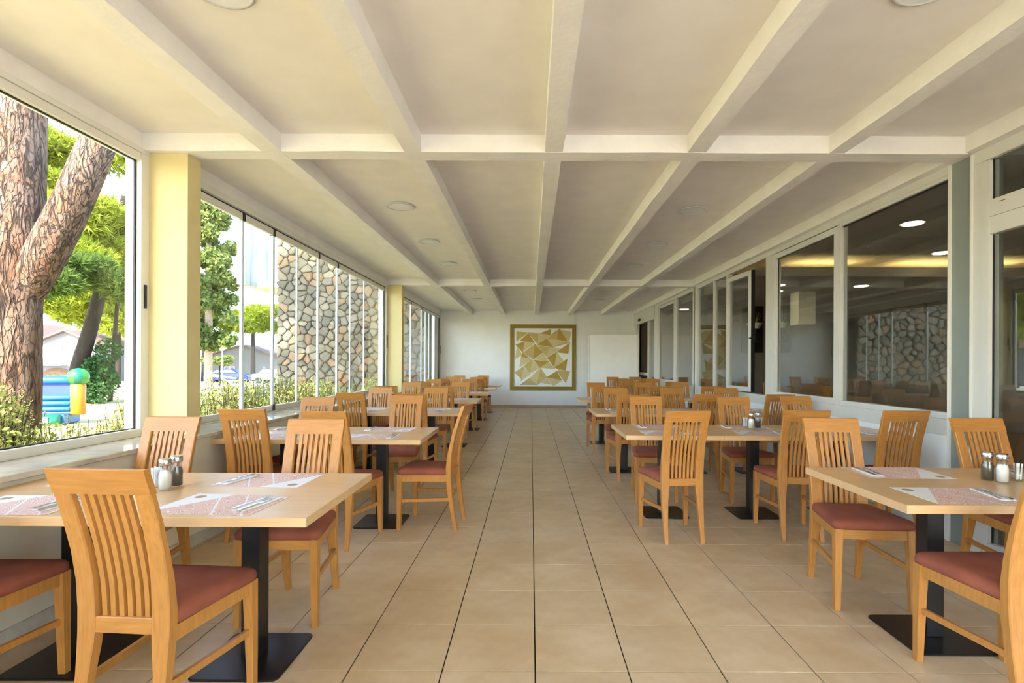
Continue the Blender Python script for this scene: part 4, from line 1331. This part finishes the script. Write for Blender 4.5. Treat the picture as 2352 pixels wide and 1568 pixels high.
# houses
def house(x, y, rz, w, d, eave, ridge, label, mat='house', wins=(), arch=None, group='far houses'):
    t = tag(empty('house', (x, y, gz(y)), rz), label, 'house', group)
    mb = MB()
    mb.loft([[(-w, yy, -.5), (w, yy, -.5), (w, yy, eave), (0, yy, ridge), (-w, yy, eave)] for yy in (-d, d)])
    mb.build('walls', mat, t)
    for s in (-1, 1):
        th = .18
        rx = s * (w + .45)
        ze = eave - (ridge - eave) * .45 / w
        MB().loft([[(0, yy, ridge + .02), (rx, yy, ze + .02), (rx, yy, ze + th), (0, yy, ridge + th)] for yy in (-d - .5, d + .5)]).build('roof_slope', 'redroof', t)
    for (wx, wz, ww, wh) in wins:
        f = MB().bbox(wx - ww / 2, wx + ww / 2, -d - .06, -d + .02, wz - wh / 2, wz + wh / 2, .01).build('window', 'frame_pvc', t)
        for s in (-1, 1):
            MB().box(wx + s * ww * .24 - ww * .18, wx + s * ww * .24 + ww * .18, -d - .075, -d - .06, wz - wh * .4, wz + wh * .4).build('pane', 'winpane', f)
    if arch:
        ax, aw, ah = arch
        pts = [(ax - aw, -.3), (ax + aw, -.3)] + [(ax + aw * math.cos(math.pi * k / 8), ah + aw * .5 * math.sin(math.pi * k / 8)) for k in range(9)]
        MB().loft([[(px, yy, pz) for px, pz in pts] for yy in (-d - .05, -d + .02)]).build('arched_porch', 'house_tan', t)
        pts = [((px - ax) * .78 + ax, pz * .86 - .05) for px, pz in pts]
        MB().loft([[(px, yy, pz) for px, pz in pts] for yy in (-d - .07, -d - .04)]).build('porch_opening', 'soil', t)
    return t
h1 = house(-48.9, 58, math.radians(12), 2.6, 4, 4.1, 5.3, 'white gabled house with small windows behind the bouncy castle', wins=((-.6, 3.5, .5, .8), (1.0, 3.2, 1.0, 1.5)), arch=(-.8, 1.2, .9))
gb = MB().bbox(-2.4, .2, -5.2, -4.1, 1.75, 1.85, .02).build('balcony_slab', 'house', h1)
MB().bbox(-2.4, .2, -5.2, -5.15, 2.45, 2.52, .01).build('balcony_rail', 'winpane', h1)
house(-55.2, 58, math.radians(10), 2.6, 4, 4.6, 6.2, 'white house wing with tan walls, half hidden by the pine trunk', wins=((1.2, .7, .9, .9),))
house(-37.0, 70, math.radians(8), 4.2, 4, 3.0, 4.4, 'low white house behind the blue car', wins=((-1.5, 1.2, 1.2, 1.2),))
house(-29.2, 78, math.radians(-5), 2.6, 4, 2.6, 4.2, 'low white house with lilac shade behind the silver cars', wins=((.6, 1.0, 1.0, 1.2),))
lp = tag(empty('lamp_post', (-24.2, 41, gz(41))), 'thin white lamp post in front of the blue car', 'lamp post')
MB().tube([(0, 0, 0), (0, 0, 2.9)], [.07, .045], 8).build('pole', 'ext_white', lp)
MB().lathe([(.05, 2.88), (.14, 2.95), (.12, 3.1), (.02, 3.16)], 10).build('lantern', 'ext_white', lp, True)

def car(x, y, rz, paint, label):
    t = tag(empty('car', (x, y, gz(y) + .02), rz), label, 'car', 'parked cars beyond the lawn')
    sil = [(-2.05, .35), (-2.1, .75), (-1.95, .95), (-1.45, 1.0), (-.95, 1.40), (.55, 1.44), (1.15, 1.02), (1.85, .88), (2.1, .62), (2.08, .35)]
    rings = []
    for yy, s, dz in ((-.84, .97, 0), (-.80, 1, 0), (.80, 1, 0), (.84, .97, 0)):
        rings.append([(px * s, yy if pz < 1.0 else yy * .84, pz * (1 if s == 1 else .985)) for px, pz in sil][::-1])
    MB().loft(rings).build('body', paint, t)
    for sg in (-1, 1):
        MB().loft([[(-1.25, yy, 1.05), (1.0, yy, 1.05), (.5, yy * .93, 1.36), (-.9, yy * .93, 1.34)][::1] for yy in (sg * .77, sg * .80)]).build('side_glass', 'winpane', t)
        for wx in (-1.3, 1.3):
            w = MB().loft([[(wx + .32 * math.cos(k * .5236), yy, .32 + .32 * math.sin(k * .5236)) for k in range(12)] for yy in (sg * .70, sg * .88)]).build('wheel', 'tyre', t)
    return t
car(-30.6, 53, math.radians(8), 'bluecar', 'dark blue parked car beyond the lawn')
car(-25.9, 53, math.radians(-4), 'whitecar', 'silver parked car nearest the blue car')
car(-22.9, 58, math.radians(4), 'whitecar', 'silver parked car half hidden by the stone wall')
